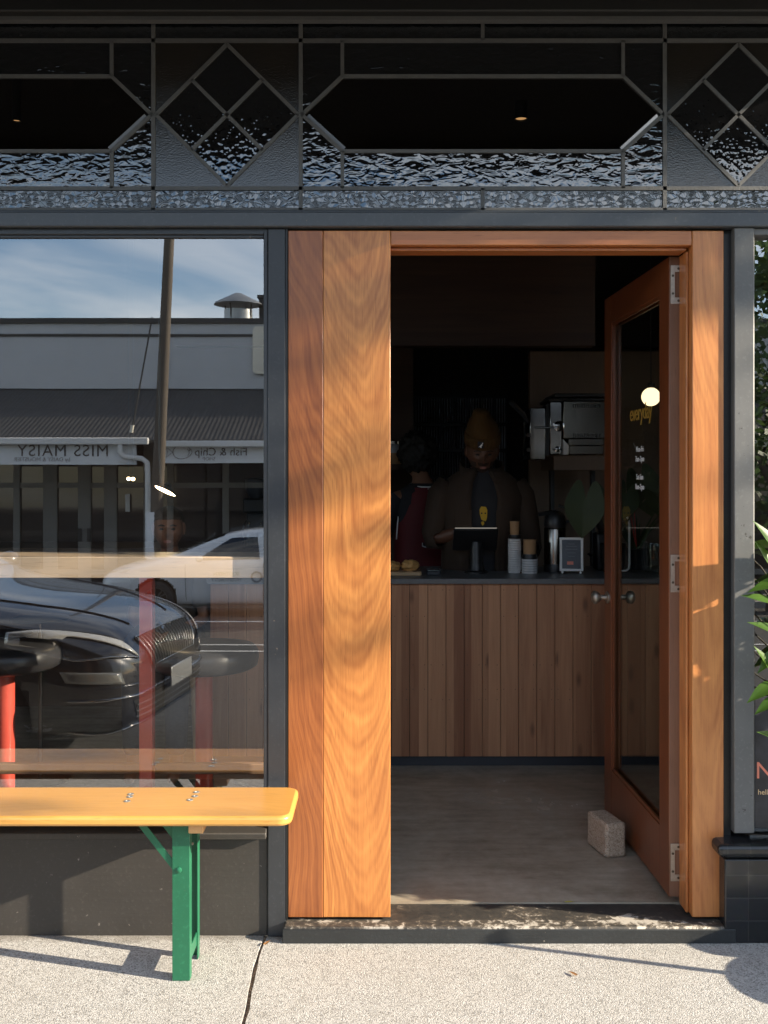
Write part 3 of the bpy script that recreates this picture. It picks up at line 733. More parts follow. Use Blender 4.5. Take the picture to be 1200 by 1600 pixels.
def on(px, Y): return Vector((PX(px,Y), Y, CT))
# cups
def cup_stack(name, label, Y, px, r, n, pitch, h, top, kr, kh, stripes):
    t = thing(name, label, 'cup stack', on(px,Y), 0, 'cup stacks on the counter')
    a = MB(); b = MB()
    for i in range(n):
        z = i*pitch
        a.lathe([(r*.99,z),(r,z+pitch*.62),(r+.0018,z+pitch*.62),(r+.0018,z+pitch*.86),(r*.96,z+pitch*.88)], (0,0,0), 28)
        if stripes: b.lathe([(r*.95,z+pitch*.88),(r*.96,z+pitch*1.02)], (0,0,0), 28)
    a.build('cup_stack_body', M['paper_cup'], t, smooth=30)
    if stripes: b.build('cup_band', M['black_plastic'], t, smooth=30)
    z = n*pitch
    MB().lathe([(r*.99,z),(r*1.01,z+.006),(r*.94,z+top*.5),(r*.9,z+top)], (0,0,0), 28).build('cup_lid', M['black_plastic'], t, smooth=35)
    MB().lathe([(kr*.99,z+top+.0005),(kr,z+top+kh*.9),(kr*1.03,z+top+kh*.92),(kr*1.03,z+top+kh),(kr*.9,z+top+kh)], (0,0,0), 28).build('kraft_cup', M['kraft'], t, smooth=35)
YC = 1.98
cup_stack('cup_stack','tall stack of white paper cups with a slim kraft cup on top', YC, 804, .034, 15, .0118, .08, .020, .024, .070, False)
cup_stack('cup_stack','short stack of black and white striped cups topped by a wide kraft cup', YC-.03, 827.5, .041, 6, .0125, .08, .024, .033, .075, True)
# airpot
ap = thing('steel_flask', 'brushed steel vacuum flask with a black spout lid beside the striped cups', 'flask', on(867,2.05))
r = .057
MB().lathe([(r*1.02,.0),(r*1.03,.035),(r,.04)], (0,0,0), 32).build('base', M['black_plastic'], ap, smooth=35)
MB().lathe([(r,.0405),(r,.222),(r*.93,.230)], (0,0,0), 32).build('body', M['steel'], ap, smooth=35)
m = MB().lathe([(r*.95,.2305),(r*1.0,.245),(r*.9,.29),(r*.55,.315),(r*.3,.32)], (0,0,0), 32); m.bar((0,0,.315),(-.085,-.03,.30),.03,.018).tube([(.04,.0,.25),(.085,.0,.27),(.08,.0,.33),(.02,0,.345)], .009, 10)
m.build('lid', M['black_plastic'], ap, smooth=40)
# menu stand
ms = thing('menu_stand', 'small white framed stand holding a dark card on the counter', 'menu stand', on(893,1.93), R(-8))
m = MB(); hw, hh, t = .060, .185, .012
a = R(-9)
def tilt(p): return (p[0], p[1]*math.cos(a)-p[2]*math.sin(a), p[1]*math.sin(a)+p[2]*math.cos(a))
def tbox(mb, *b): 
    q = MB().box(*b); mb.add([tilt(p) for p in q.v], q.f)
tbox(m,-hw,-hw+t,-.004,.006,.012,hh); tbox(m,hw-t,hw,-.004,.006,.012,hh); tbox(m,-hw+t,hw-t,-.004,.006,.012,.012+t); tbox(m,-hw+t,hw-t,-.004,.006,hh-t,hh)
m.prism([(-.0,0),(.001,0),(.001,.01)],0,.001)
m.add([(hw,.033,.18),(hw+.003,.033,.18),(hw+.003,.10,.012),(hw,.10,.012),(hw,.045,.18),(hw+.003,.045,.18),(hw+.003,.115,.012),(hw,.115,.012)], [(0,1,2,3),(7,6,5,4),(0,4,5,1),(1,5,6,2),(2,6,7,3),(3,7,4,0)])
for sx in (-1,1): m.lathe([(.006,0),(.006,.013)], (sx*(hw-.014),.0,0), 10)
m.build('frame', M['white_paint'], ms, bevel=.0015)
m = MB(); tbox(m,-hw+t,hw-t,.0,.003,.012+t,hh-t); m.build('card', M['board'], ms)
m = MB(); tbox(m,-.022,.010,-.0012,-.0004,.045,.062); m.build('card_stamp', M['coral'], ms)
m = MB()
for i, (z, l) in enumerate(((.150,.03),(.138,.045),(.122,.05),(.104,.036),(.086,.028))): tbox(m,-l*.6,l*.6,-.0012,-.0004,z,z+.004)
m.build('card_print', M['logo_grey'], ms)
# till tablet
tb = thing('till_tablet', 'dark till tablet tilted on a black stand in front of the man in the beanie', 'tablet', on(744,1.95))
hT = PZ(828,1.95)-CT
m = MB(); m.lathe([(.062,0),(.062,.008),(.045,.016),(.034,.05),(.034,hT-.10),(.026,hT-.06)], (0,0,0), 28); m.build('stand', M['black_plastic'], tb, smooth=35)
m = MB(); m.cbox((-.005,.0,hT-.050),(.230,.012,.155),Euler((R(42),0,0))); m.build('tablet_case', M['black_plastic'], tb, bevel=.004)
m = MB(); m.cbox((-.005,.0054,hT-.0400),(.215,.003,.142),Euler((R(42),0,0))); m.build('screen', emit('tablet_screen',(.9,.82,.70),.12), tb)
# card reader
cr = thing('card_reader', 'small grey card reader lying on the counter beside the pastry board', 'card reader', on(677,1.88))
MB().slab(rrect(.036,.055,.012), 0, .022).build('body', M['kick'], cr, bevel=.004)
MB().slab(rrect(.032,.05,.01), .0225, .026).build('screen', plain('grey_screen',(.20,.24,.24),.2), cr, bevel=.001)
# pastry board
pb = thing('serving_board', 'pale wooden board on the counter end under two golden pastries', 'board', on(626,1.88))
MB().slab(rrect(.105,.075,.012), 0, .020).build('board_body', M['pale_wood'], pb, bevel=.003)
def pastry(x, label, sx, sz):
    def fn(u):
        q = u*(1+.22*noise.noise(u*3.2+Vector((x,0,0)))+.10*noise.noise(u*9)); return q
    m = MB().ball((0,0,sz*.8), (sx,.05,sz), 30, 18, fn)
    o = m.build('pastry', M['pastry'], None, smooth=60); o.location = (PX(x,1.88),1.88,CT+.021)
    tag(o, label, 'pastry', 'pastries on the serving board')
pastry(641, 'crumbly nut topped pastry on the board, next to the card reader', .046, .030)
pastry(613, 'smooth orange pastry half hidden behind the wooden door panel', .042, .026)
# grinder by the door, tap, tube, jug
gr = thing('coffee_grinder', 'black coffee grinder on the counter behind the free edge of the door', 'grinder', on(945,2.12))
m = MB().box(-.055,.055,-.06,.06,0,.20); m.build('body', M['black_plastic'], gr, bevel=.012)
MB().lathe([(.03,.2005),(.055,.25),(.058,.30),(.02,.31)], (0,0,0), 24).build('hopper', M['black_plastic'], gr, smooth=35)
MB().tube([(-.055,-.03,.085),(-.085,-.05,.082),(-.10,-.06,.09)], .007, 10).build('dosing_lever', M['chrome'], gr, smooth=40)
tu = thing('bent_rail', 'pale bent metal tube standing on the counter seen through the door glass', 'rail', on(975,1.97))
z1 = .30
MB().tube([(-.07,0,.01),(-.02,0,.008),(.012,0,.010),(.024,0,.022),(.028,0,.045),(.028,0,z1-.05),(.022,0,z1-.018),(.008,0,z1-.004),(-.02,0,z1),(-.07,0,z1)], .0062, 12).build('tube', M['white_paint'], tu, smooth=40)
MB().tube([(-.07,0,.01),(-.07,0,z1)], .0062, 12).build('upright', M['white_paint'], tu, smooth=40)
MB().lathe([(.024,0),(.024,.004),(.01,.006)], (-.07,0,.0), 20).build('foot', M['white_paint'], tu, smooth=40)
jg = thing('glass_jug', 'clear glass water jug on the counter seen through the door glass', 'jug', on(1024,1.97))
MB().lathe([(.050,0),(.056,.01),(.060,.10),(.058,.148),(.060,.152),(.057,.152),(.055,.147),(.057,.10),(.053,.012),(.0,.008)], (0,0,0), 28, caps=False).build('body', M['jug_glass'], jg, smooth=40)
MB().tube([(.058,0,.13),(.10,0,.12),(.10,0,.05),(.059,0,.035)], .006, 10).build('handle', M['jug_glass'], jg, smooth=40)
# ------------------------------------------------------------------ espresso machine on its shelf
Ye = 2.45
sh = thing('machine_shelf', 'thick dark timber shelf carrying the espresso machine above the counter', 'shelf', (PX(930,Ye),Ye,PZ(735,Ye)))
m = MB().box(PX(864,Ye),PX(958,Ye),Ye-.02,Ye+.46,PZ(735,Ye),PZ(712.5,Ye)); loc_build(m, 'board', M['ply'], sh, bevel=.004)
m = MB().box(PX(878,Ye),PX(884,Ye),Ye+.38,Ye+.44,PZ(735,Ye)-.9,PZ(735,Ye)-.001).box(PX(946,Ye),PX(952,Ye),Ye+.38,Ye+.44,PZ(735,Ye)-.9,PZ(735,Ye)-.001); loc_build(m, 'bracket', M['black'], sh)
em = thing('espresso_machine', 'chrome espresso machine with slotted steel back standing on the timber shelf', 'espresso machine', (PX(890,Ye),Ye,PZ(712,Ye)+.001))
Zt, Zb = PZ(627,Ye), PZ(711,Ye)
xa, xb_ = PX(880,Ye), PX(952,Ye)
m = MB().box(xa,xb_,Ye,Ye+.34,Zb+.095,Zt).box(xa+.03,xb_-.03,Ye+.002,Ye+.34,Zb+.055,Zb+.093).box(xa+.035,xb_-.035,Ye+.001,Ye+.34,Zb+.004,Zb+.053); loc_build(m, 'back_panel', M['steel'], em, bevel=.003)
m = MB()
for i in range(52):
    x = xa+.055+i*.0125
    if x > xb_-.05: break
    for zz in (Zt-.036, Zb+.10): m.box(x,x+.005,Ye-.0012,Ye+.001,zz,zz+.022)
loc_build(m, 'vent_slot', M['black_plastic'], em)
m = MB().prism([(xa-.002,Zb+.002),(xa+.031,Zb+.002),(xa+.031,Zb+.055),(xa-.002,Zb+.092)][::1],Ye-.004,Ye+.10); loc_build(m, 'foot', M['white_paint'], em, bevel=.004)
m = MB().box(PX(858,Ye),xb_,Ye+.02,Ye+.36,Zt+.001,Zt+.022).box(PX(866,Ye),xb_,Ye-.012,Ye+.36,Zt+.023,Zt+.045); loc_build(m, 'top_tray', M['black_plastic'], em, bevel=.006)
m = MB().box(PX(860,Ye),xa-.003,Ye+.02,Ye+.30,Zb+.004,Zt-.001).box(PX(829,Ye),PX(854,Ye),Ye+.03,Ye+.30,Zb-.025,Zt-.035); loc_build(m, 'side_panel', M['chrome'], em, bevel=.005)
m = MB().box(PX(854.5,Ye),PX(859.5,Ye),Ye+.04,Ye+.30,Zb,Zt-.02); loc_build(m, 'spacer', M['black_plastic'], em)
m = MB()
m.tube([P(835,668,Ye+.02),P(872,668,Ye+.02)], .006, 10).lathe([(.02,0),(.03,.01),(.03,.03),(.012,.035)], P(872,666,Ye+.03), 20, (0,-1,0)).lathe([(.012,0),(.018,.006),(.018,.02),(.008,.024)], P(870,702,Ye+.03), 16, (0,-1,0)).tube([P(864,702,Ye+.01),P(878,702,Ye+.01)], .004, 8).lathe([(.008,0),(.014,.006),(.012,.022)], P(825,680,Ye+.03), 16, (0,-1,0)).lathe([(.010,0),(.012,.02)], P(825,703,Ye+.03), 16, (0,-1,0))
m.tube([P(819,660,Ye+.05),P(818,690,Ye+.05),P(818,711,Ye+.05)], .005, 8)
loc_build(m, 'group_fitting', M['chrome'], em, smooth=40)
m = MB().tube([P(824,659,Ye+.02),P(818,648,Ye),P(800,630,Ye-.06),P(797,627,Ye-.07)], [.008,.013,.015,.010], 14); loc_build(m, 'lever_handle', M['kick'], em, smooth=40)
# ------------------------------------------------------------------ plants: heart leaf and strap leaf
def heart_leaf(mb, base, tip_dir, L, Wl, droop=.35, fold=.22, normal=(0,-1,0), nu=8, nv=10, heart=False):
    base = Vector(base); d = Vector(tip_dir).normalized(); nrm = Vector(normal); sd = d.cross(nrm)
    if sd.length < .05: sd = d.cross(Vector((1,0,0)))
    sd.normalize(); nn = sd.cross(d).normalized()
    def fn(u, v):
        s = u*2-1
        if heart:
            t = v-.46*math.sin(PI*abs(s)**.85)*(1-v)**2.5; wv = (1-v**1.7)**.85*(.92+.22*math.sin(PI*v))
        else:
            t = v*1.18-.18*abs(s)*(1-v)**2; wv = (math.sin(PI*min(1,max(0,.08+v*.92))**.62))*(1-v**3*.3)
        p = base + d*(L*t) + sd*(s*Wl/2*wv) + nn*(fold*Wl*abs(s)*wv*.5 - droop*L*v*v*.5)
        return p
    mb.grid(fn, nu, nv)
def strap_leaf(mb, base, d0, L, Wl, droop=.5):
    base = Vector(base); d0 = Vector(d0).normalized(); sd = d0.cross(Vector((0,1,.1))).normalized()
    def fn(u, v):
        s = u*2-1; wv = (1-v)**.7*min(1,.4+v*3)
        return base+d0*(L*v)+Vector((d0.x*.6,d0.y*.6,-1))*(droop*L*v*v*.45)+sd*(s*Wl/2*wv)+Vector((0,-abs(s)*Wl*.15,0))
    mb.grid(fn, 2, 10)
Yp = 2.0
ph = thing('heart_leaf_plant', 'heart leaved houseplant in a black pot on the counter behind the door', 'plant', on(958,Yp))
cp = MB(); stm = MB()
Z0 = .17
spec = [((915,779),(-.12,-.1,-1),.205,.205),((948,770),(.35,-.1,-.9),.17,.17),((1003,752),(.25,-.2,-.9),.19,.19),((978,772),(-.3,-.3,-.9),.15,.15),((1028,775),(.6,-.2,-.7),.17,.16)]
root = on(958,Yp)
for (px,py), d, L, Wl in spec:
    b = P(px,py,Yp-.06+random.uniform(-.05,.05)); lb = b-root
    heart_leaf(cp, lb, d, L, Wl, .25, .2, (random.uniform(-.3,.3),-1,.25), 14, 14, True)
    stm.tube([(0,0,Z0-.03),(lb.x*.4,lb.y*.4,Z0+(lb.z-Z0)*.55),(lb.x*.85,lb.y*.9,lb.z+.02),tuple(lb)], [.005,.0045,.0035,.003], 7)
cp.build('foliage', M['leaf_dark'], ph, smooth=70); stm.build('stem', M['stem'], ph, smooth=40)
MB().lathe([(.05,0),(.062,.10),(.066,Z0-.02),(.060,Z0-.02),(.055,Z0-.03)], (0,0,0), 24).build('pot', M['black_plastic'], ph, smooth=35)
MB().lathe([(.0,0),(.058,.0)], (0,0,Z0-.032), 24, caps=False).build('soil', M['soil'], ph)
sp_ = thing('strap_leaf_plant', 'thin strap leaved plant with red blooms on the counter behind the door glass', 'plant', on(995,Yp+.15))
m = MB()
for i in range(14):
    a = random.uniform(0,2*PI); strap_leaf(m, (random.uniform(-.015,.015),random.uniform(-.015,.015),.09), (math.cos(a)*.5,math.sin(a)*.4,1), random.uniform(.22,.32), .020, random.uniform(.2,.8))
m.build('foliage', M['leaf_dark'], sp_, smooth=60)
m = MB()
for dx, z in ((-.06,.36),(-.03,.37)): heart_leaf(m, (dx,-.05,z), (.2,-.3,-.2), .05, .045, .1, .1, (0,-1,.6), 6, 6); m.tube([(0,0,.09),(dx*.5,-.02,.25),(dx,-.05,z)], .0025, 6)
m.build('bloom', M['red_flower'], sp_, smooth=60)
MB().lathe([(.04,0),(.05,.07),(.054,.11),(.048,.11)], (0,0,0), 20).build('pot', M['black_plastic'], sp_, smooth=35)
# ------------------------------------------------------------------ lamps
gl = thing('globe_pendant', 'glowing opal globe pendant seen through the open glass door', 'lamp', P(1017,620,2.4))
MB().ball((0,0,0), .052, 28, 18).build('globe', M['globe'], gl, smooth=80)
MB().lathe([(.02,.050),(.022,.075),(.008,.08)], (0,0,0), 18).tube([(0,0,.08),(0,0,3.295-gl.location.z)], .003, 6).build('cord', M['black_plastic'], gl, smooth=40)
def downlight(px, py, Y, label, r=.032, h=.20):
    p = P(px,py,Y); t = thing('downlight', label, 'lamp', p, 0, 'ceiling downlights')
    MB().lathe([(r*.8,.012),(r,.0),(r,h),(r*.4,h+.004)], (0,0,0), 26).tube([(0,0,h),(0,0,3.298-p.z)], .006, 8).build('housing', M['black_plastic'], t, smooth=35)
    MB().lathe([(0,.008),(r*.84,.008)], (0,0,0), 26, caps=False).build('bulb', M['spot'], t)
downlight(814, 187, 1.6, 'black cylinder downlight behind the clear leadlight pane above the door')
downlight(26, 190, 1.2, 'black cylinder downlight behind the clear leadlight pane above the left window', .02)
lp = thing('disc_lamp', 'tilted white disc lamp glowing behind the left window glass', 'lamp', P(258,767,1.3))
ax = Vector((-.45,-.30,-1)).normalized()
MB().lathe([(.0,.0),(.050,.0)], (0,0,0), 32, ax, caps=False).build('bulb', M['lamp'], lp)
m = MB().lathe([(.054,-.002),(.054,.004),(.02,.022),(.012,.04)], (0,0,0), 32, -ax, caps=False); m.tube([(-.02,.01,.035),(-.03,.02,.2),(-.03,.03,3.298-lp.location.z)], .006, 8); m.build('shade', M['black_plastic'], lp, smooth=35)
for i, (px, py) in enumerate(((201,748),(208,748.5))):
    t = thing('spot_bulb', ('warm bare bulb behind the left window, left one of the close pair','warm bare bulb behind the left window, right one of the close pair')[i], 'lamp', P(px,py,3.6), 0, 'pair of warm bulbs')
    MB().ball((0,0,0), .012, 14, 10).build('bulb', M['lamp'], t, smooth=80)
    MB().lathe([(.009,.010),(.010,.03),(.003,.032)], (0,0,0), 12).tube([(0,0,.03),(0,0,3.298-t.location.z)], .002, 6).build('cord', M['black_plastic'], t)
# ------------------------------------------------------------------ window bar, stools, side tables
wb = thing('window_bar', 'pale timber bar shelf on red posts running along inside the display window', 'bar shelf', (-1.9,.30,.055))
Yb = .026
m = MB().box(-4.0,PX(440,Yb),Yb,Yb+.20,PZ(903,Yb),PZ(870,Yb)); loc_build(m, 'shelf_board', M['bar_top'], wb, bevel=.003)
for px in (227.5,-190,-560):
    x = PX(px,.17); m = MB().box(x-.023,x+.023,.17,.216,.056,PZ(903,Yb)-.001); loc_build(m, 'post', M['red_paint'], wb, bevel=.004)
m = MB().box(-4.0,PX(440,.2),.24,.27,PZ(1210,.24),PZ(1194,.24)); loc_build(m, 'bench_reflection_strip', M['ply'], wb, bevel=.003)  # timber strip standing in for the bench's reflection in the glass
def stool(px, label, Y=.62):
    t = thing('bar_stool', label, 'stool', (PX(px,Y),Y,.055), 0, 'stools at the window bar')
    zs = PZ(1007,Y)-.055
    MB().lathe([(.10,zs-.092),(.185,zs-.090),(.205,zs-.078),(.211,zs-.05),(.208,zs-.022),(.195,zs-.006),(.15,zs),(.0,zs+.002)], (0,0,0), 40, caps=False).build('seat', M['vinyl'], t, smooth=50)
    MB().lathe([(.034,.012),(.034,zs-.071)], (0,0,0), 26).build('pedestal', M['red_paint'], t, smooth=35)
    MB().lathe([(.18,0),(.18,.008),(.05,.013)], (0,0,0), 32).build('base', M['red_paint'], t, smooth=35)
    return t
st0 = stool(319, 'round black padded bar stool on a red column, beside the timber mullion')
dup(st0, (PX(9,.62),.62,.055), None, 'round black padded bar stool on a red column, at the left edge of the view')
dup(st0, (PX(-330,.62),.62,.055), None, 'round black padded bar stool on a red column, farthest from the door')
for px, py, Y, lb in ((63,965,1.5,'slim black pedestal table behind the window, right of its shorter twin'),(5,989,1.5,'slim black pedestal table behind the window, lower and at the left edge')):
    t = thing('pedestal_table', lb, 'table', (PX(px,Y),Y,.055), 0, 'slim pedestal tables'); z = PZ(py,Y)-.055
    MB().lathe([(.010,.012),(.010,z-.012)], (0,0,0), 16).build('stem', M['steel'], t, smooth=40)
    MB().lathe([(.13,z-.012),(.135,z-.006),(.132,z)], (0,0,0), 32).build('table_top', M['black_plastic'], t, smooth=40)
    MB().lathe([(.14,0),(.14,.008),(.02,.012)], (0,0,0), 28).build('base', M['black_plastic'], t, smooth=40)
# back bench with grinder and bottles seen through the left window
bb = thing('back_bench', 'brown timber work bench along the shop behind the window bar', 'bench', (-1.4,3.0,.055))
m = MB().box(-3.0,-.7,2.95,3.5,PZ(866,2.95),PZ(856,2.95)); loc_build(m, 'bench_top', M['ply'], bb, bevel=.003)
m = MB().box(-2.98,-.72,3.0,3.45,.056,PZ(866,2.95)-.001); loc_build(m, 'cabinet', M['dark_wood'], bb)
zb2 = PZ(856,2.95)+.001
g2 = thing('bean_grinder', 'dark bean grinder standing on the bench near the window edge', 'grinder', (PX(402,3.15),3.15,zb2))
MB().box(-.06,.06,-.07,.07,0,.21).box(-.08,.08,-.09,.09,.2105,.30).build('body', M['black_plastic'], g2, bevel=.01)
MB().lathe([(.05,.3005),(.075,.36),(.08,.42),(.03,.43)], (0,0,0), 22).build('hopper', M['kick'], g2, smooth=35)
MB().tube([(-.06,-.06,.16),(-.075,-.10,.13),(-.075,-.10,.02)], .005, 8).build('spout', M['chrome'], g2, smooth=40)
for i, (px, lb) in enumerate(((389,'glass syrup bottle in front of the grinder, left of the pair'),(408,'glass syrup bottle in front of the grinder, right of the pair'))):
    t = thing('syrup_bottle', lb, 'bottle', (PX(px,3.03),3.03,zb2), 0, 'syrup bottles')
    MB().lathe([(.026,0),(.028,.01),(.028,.09),(.012,.12),(.011,.14)], (0,0,0), 18).build('body', M['jug_glass'], t, smooth=40)
    MB().lathe([(.008,.1405),(.008,.155),(.003,.157)], (0,0,0), 12).build('cap', M['steel'], t, smooth=40)
jr = thing('glass_jar', 'pale lidded jar on the shelf beside the wooden door panel', 'jar', P(616,725,3.2))
MB().lathe([(.045,0),(.05,.01),(.05,.07)], (0,0,0), 24).build('contents', M['kraft'], jr, smooth=40)
MB().lathe([(.05,.0705),(.05,.12),(.048,.125)], (0,0,0), 24).build('body', plain('frosted_jar',(.35,.37,.40),.3), jr, smooth=40)
MB().lathe([(.052,.1255),(.052,.145),(.02,.155)], (0,0,0), 24).build('lid', M['steel'], jr, smooth=40)
ws = thing('jar_shelf', 'dark wall shelf holding the pale lidded jar', 'shelf', P(600,726,3.2))
MB().box(-.5,.09,-.09,.80,-.032,-.002).build('board', M['dark_wood'], ws)
# ------------------------------------------------------------------ sign board and planter on the right
sb = thing('notice_board', 'dark notice board with coral letters standing against the right hand window', 'sign', (PX(1300,.02),.02,fz(1295)))
bx0, bx1 = PX(1179,.01), PX(1179,.01)+.60
m = MB().box(bx0,bx1,.010,.026,fz(1296),fz(1090)); loc_build(m, 'panel', M['board'], sb, bevel=.002)
def board_text(txt, px, py, size, mat, name):
    me = text_mesh(txt, size, .0005, 'LEFT'); m = MB().mesh(me, frame_mat((PX(px,.0093),.0093,PZ(py,.0093)), (1,0,0), (0,0,1))); loc_build(m, name, mat, sb)
board_text('N', 1180, 1205, .078, M['coral'], 'heading_lettering'); board_text('hello', 1184, 1238, .024, M['cream_letter'], 'small_lettering')
pl = thing('potted_shrub', 'glossy leaved shrub in a dark planter against the right hand window', 'plant', (1.86,-.22,0))
MB().lathe([(.10,0),(.125,.20),(.135,.30),(.125,.30),(.12,.27)], (0,0,0), 32).build('planter', M['terracotta'], pl, smooth=35)
MB().lathe([(0,0),(.121,.0)], (0,0,.272), 28, caps=False).build('soil', M['soil'], pl)
rnd = random.Random(21); lf = MB(); sm = MB()
branches = []
for i in range(20):
    h = rnd.uniform(.42,1.36)
    tip = Vector((rnd.uniform(-.56,.25), rnd.uniform(.0,.15), h)); b = Vector((rnd.uniform(-.05,.05),rnd.uniform(-.05,.05),.27))
    mid = b.lerp(tip,.5)+Vector((rnd.uniform(-.04,.04),rnd.uniform(-.03,.03),.05))
    sm.tube([b,mid,tip],[.008,.006,.003],7); branches.append((b,mid,tip))
for b, mid, tip in branches:
    for k in range(9):
        t = rnd.uniform(.25,1.0); p = (b.lerp(mid,t*2) if t < .5 else mid.lerp(tip,t*2-1))
        if p.z < .58: continue
        a = rnd.uniform(0,2*PI); d = Vector((math.cos(a), math.sin(a)*.45-.05, rnd.uniform(-.3,.7)))
        if p.y+pl.location.y > -.075: p.y = -.075-pl.location.y
        heart_leaf(lf, p, d, rnd.uniform(.08,.14), rnd.uniform(.045,.07), rnd.uniform(0,.5), .2, (rnd.uniform(-.4,.4),-.5,1), 4, 6)
for k in range(34):
    x = rnd.uniform(1.34,1.80); p = Vector((x, -(x-1.165)*.28+rnd.uniform(-.035,.02), rnd.uniform(.50,1.30)+(x-1.165)*.39*.4))-Vector(pl.location)
    if p.y+pl.location.y > -.05: p.y = -.05-pl.location.y
    a = rnd.uniform(0,2*PI); heart_leaf(lf, p, (math.cos(a)*.8,-.15,math.sin(a)*.5+.2), rnd.uniform(.09,.15), rnd.uniform(.05,.075), .3, .2, (rnd.uniform(-.4,.4),-1,.5), 4, 6)
    if k % 3 == 0: sm.tube([p, p+Vector((.08,-.01,-.12)), Vector((rnd.uniform(-.08,.04),0,.30))], [.002,.003,.004], 6)
for px, py, d, L in ((1200,855,(-.5,.0,.7),.10),(1203,905,(-.8,-.1,-.2),.09),(1202,985,(-.7,-.1,.3),.09),(1200,1015,(-.6,-.2,-.5),.08),(1186,935,(-.9,-.1,.25),.075),(1192,1045,(-.5,-.2,.75),.09),(1190,1068,(-.75,-.3,-.35),.085),(1196,1090,(-.6,-.2,-.3),.07),(1198,1150,(-.4,-.2,.2),.07),(1193,880,(-.5,.0,.8),.08)):
    p = P(px+14,py+4,-.16)-Vector(pl.location); heart_leaf(lf, p, d, L, L*.55, .2, .25, (0,-.6,1), 4, 6)
    sm.tube([p, p+Vector((.10,-.02,-.09)), Vector((.05,.0,.4))], [.002,.003,.004], 6)
lf.build('foliage', M['leaf'], pl, smooth=60); sm.build('stem', M['stem'], pl, smooth=40)
# small round planter with one bare cane: only its shadow reaches the view
bp = thing('cane_planter', 'low round planter with one bare cane on the footpath beyond the shrub', 'planter', (1.70,-.43,0))
MB().lathe([(.13,0),(.165,.15),(.168,.20),(.150,.20),(.145,.18)], (0,0,0), 36).build('planter_bowl', M['terracotta'], bp, smooth=35)
MB().lathe([(0,0),(.147,.0)], (0,0,.182), 28, caps=False).build('soil', M['soil'], bp)
MB().tube([(0,0,.18),(.006,.0,.36),(.0,.0,.56)], [.013,.012,.011], 10).build('cane', M['stem'], bp, smooth=40)
def fallen_leaf(px, py, a, mat, label, z=.0, k=.6):
    d = (EYE-z)/( (py-HZ)/F ); m = MB(); heart_leaf(m, (0,0,.004), (math.cos(a),math.sin(a),.05), .045*k, .02*k, .1, .25, (0,0,1), 4, 6)
    o = m.build('fallen_leaf', M[mat], None, smooth=60); o.location = ((px-600)/F*d, d-D, z+.001); tag(o, label, 'leaf', 'fallen leaves')
M['leaf_yellow'] = leafmat('yellowed_leaf', (.35,.30,.05), (.45,.42,.10), .2, .6); M['leaf_brown'] = leafmat('dry_leaf', (.20,.09,.03), (.30,.15,.05), .1, .8)
fallen_leaf(884, 1412, .2, 'leaf_yellow', 'yellow green leaf on the worn doorstep beside the door post', .0525)
fallen_leaf(900, 1526, 2.2, 'leaf_brown', 'small dry brown leaf lying on the pale footpath in front of the doorstep')
fallen_leaf(414, 1478, 1.1, 'leaf_brown', 'dry brown leaf caught in the pavement joint below the mullion', .002)
# ------------------------------------------------------------------ people
def gs(x, s): return math.exp(-(x/s)**2)
def head(mb, c, h=.235, yaw=0, pitch=0, beard=None, wid=1.0):
    """a head facing -y before turning; c is its centre; beard = material slot for the bearded part"""
    Mx = Matrix.Translation(c) @ Euler((pitch,0,yaw)).to_matrix().to_4x4()
    nu, nv = 48, 36; rx, ry, rz = .076*wid, .098, h/2; vs = []; keys = []
    for j in range(nv+1):
        t = PI*j/nv
        for i in range(nu):
            a = 2*PI*i/nu; u = Vector((math.sin(t)*math.cos(a), math.sin(t)*math.sin(a), -math.cos(t)))
            x, y, z = u
            fr = max(0,-y)
            jaw = 1-.30*max(0,-z-.15)**1.2*(1.0 if y < .3 else .6)
            px, py, pz = x*jaw, y*(1-.10*max(0,-z)), z
            if y > 0 and z < -.2: py *= 1-.5*min(1,(-z-.2)*1.1)
            b = 0
            b += .30*gs(x,.13)*gs(z+.12,.16)*(fr>.2)            # nose
            b += .10*gs(x,.09)*gs(z-.12,.20)*(fr>.2)
            b -= .12*(gs(x-.36,.17)+gs(x+.36,.17))*gs(z-.10,.11)*(fr>.2)
            b += .06*(gs(x-.34,.22)+gs(x+.34,.22))*gs(z-.27,.09)*(fr>.2)
            b += .06*gs(x,.24)*gs(z+.44,.06)*(fr>.2)+.05*gs(x,.22)*gs(z+.55,.05)*(fr>.2)
            b -= .05*gs(x,.26)*gs(z+.495,.025)*(fr>.2)
            b += .10*gs(x,.25)*gs(z+.80,.16)*(fr>.2)
            py -= b
            vs.append(Mx@Vector((px*rx, py*ry, pz*rz)))
            keys.append((x,y,z))
    o = len(mb.v); mb.v += [tuple(v) for v in vs]
    for j in range(nv):
        for i in range(nu):
            q = (j*nu+i, j*nu+(i+1)%nu, (j+1)*nu+(i+1)%nu, (j+1)*nu+i)
            kx = sum(keys[k][0] for k in q)/4; ky = sum(keys[k][1] for k in q)/4; kz = sum(keys[k][2] for k in q)/4
            isb = beard is not None and ky < .15 and (kz < -.56 or (kz < -.30 and abs(kx) > .48) or (-.42 < kz < -.30 and abs(kx) < .32)) and not (-.56 < kz < -.43 and abs(kx) < .24)
            mb.f.append([k+o for k in q]); mb.m.append(beard if isb else 0)
    for s in (-1,1):                                              # ears
        e = MB().ball((0,0,0),(.012,.024,.033),12,10); mb.add([Mx@Vector((v[0]+s*rx*1.0, v[1]+.012, v[2]+.0)) for v in e.v], e.f)
    return Mx
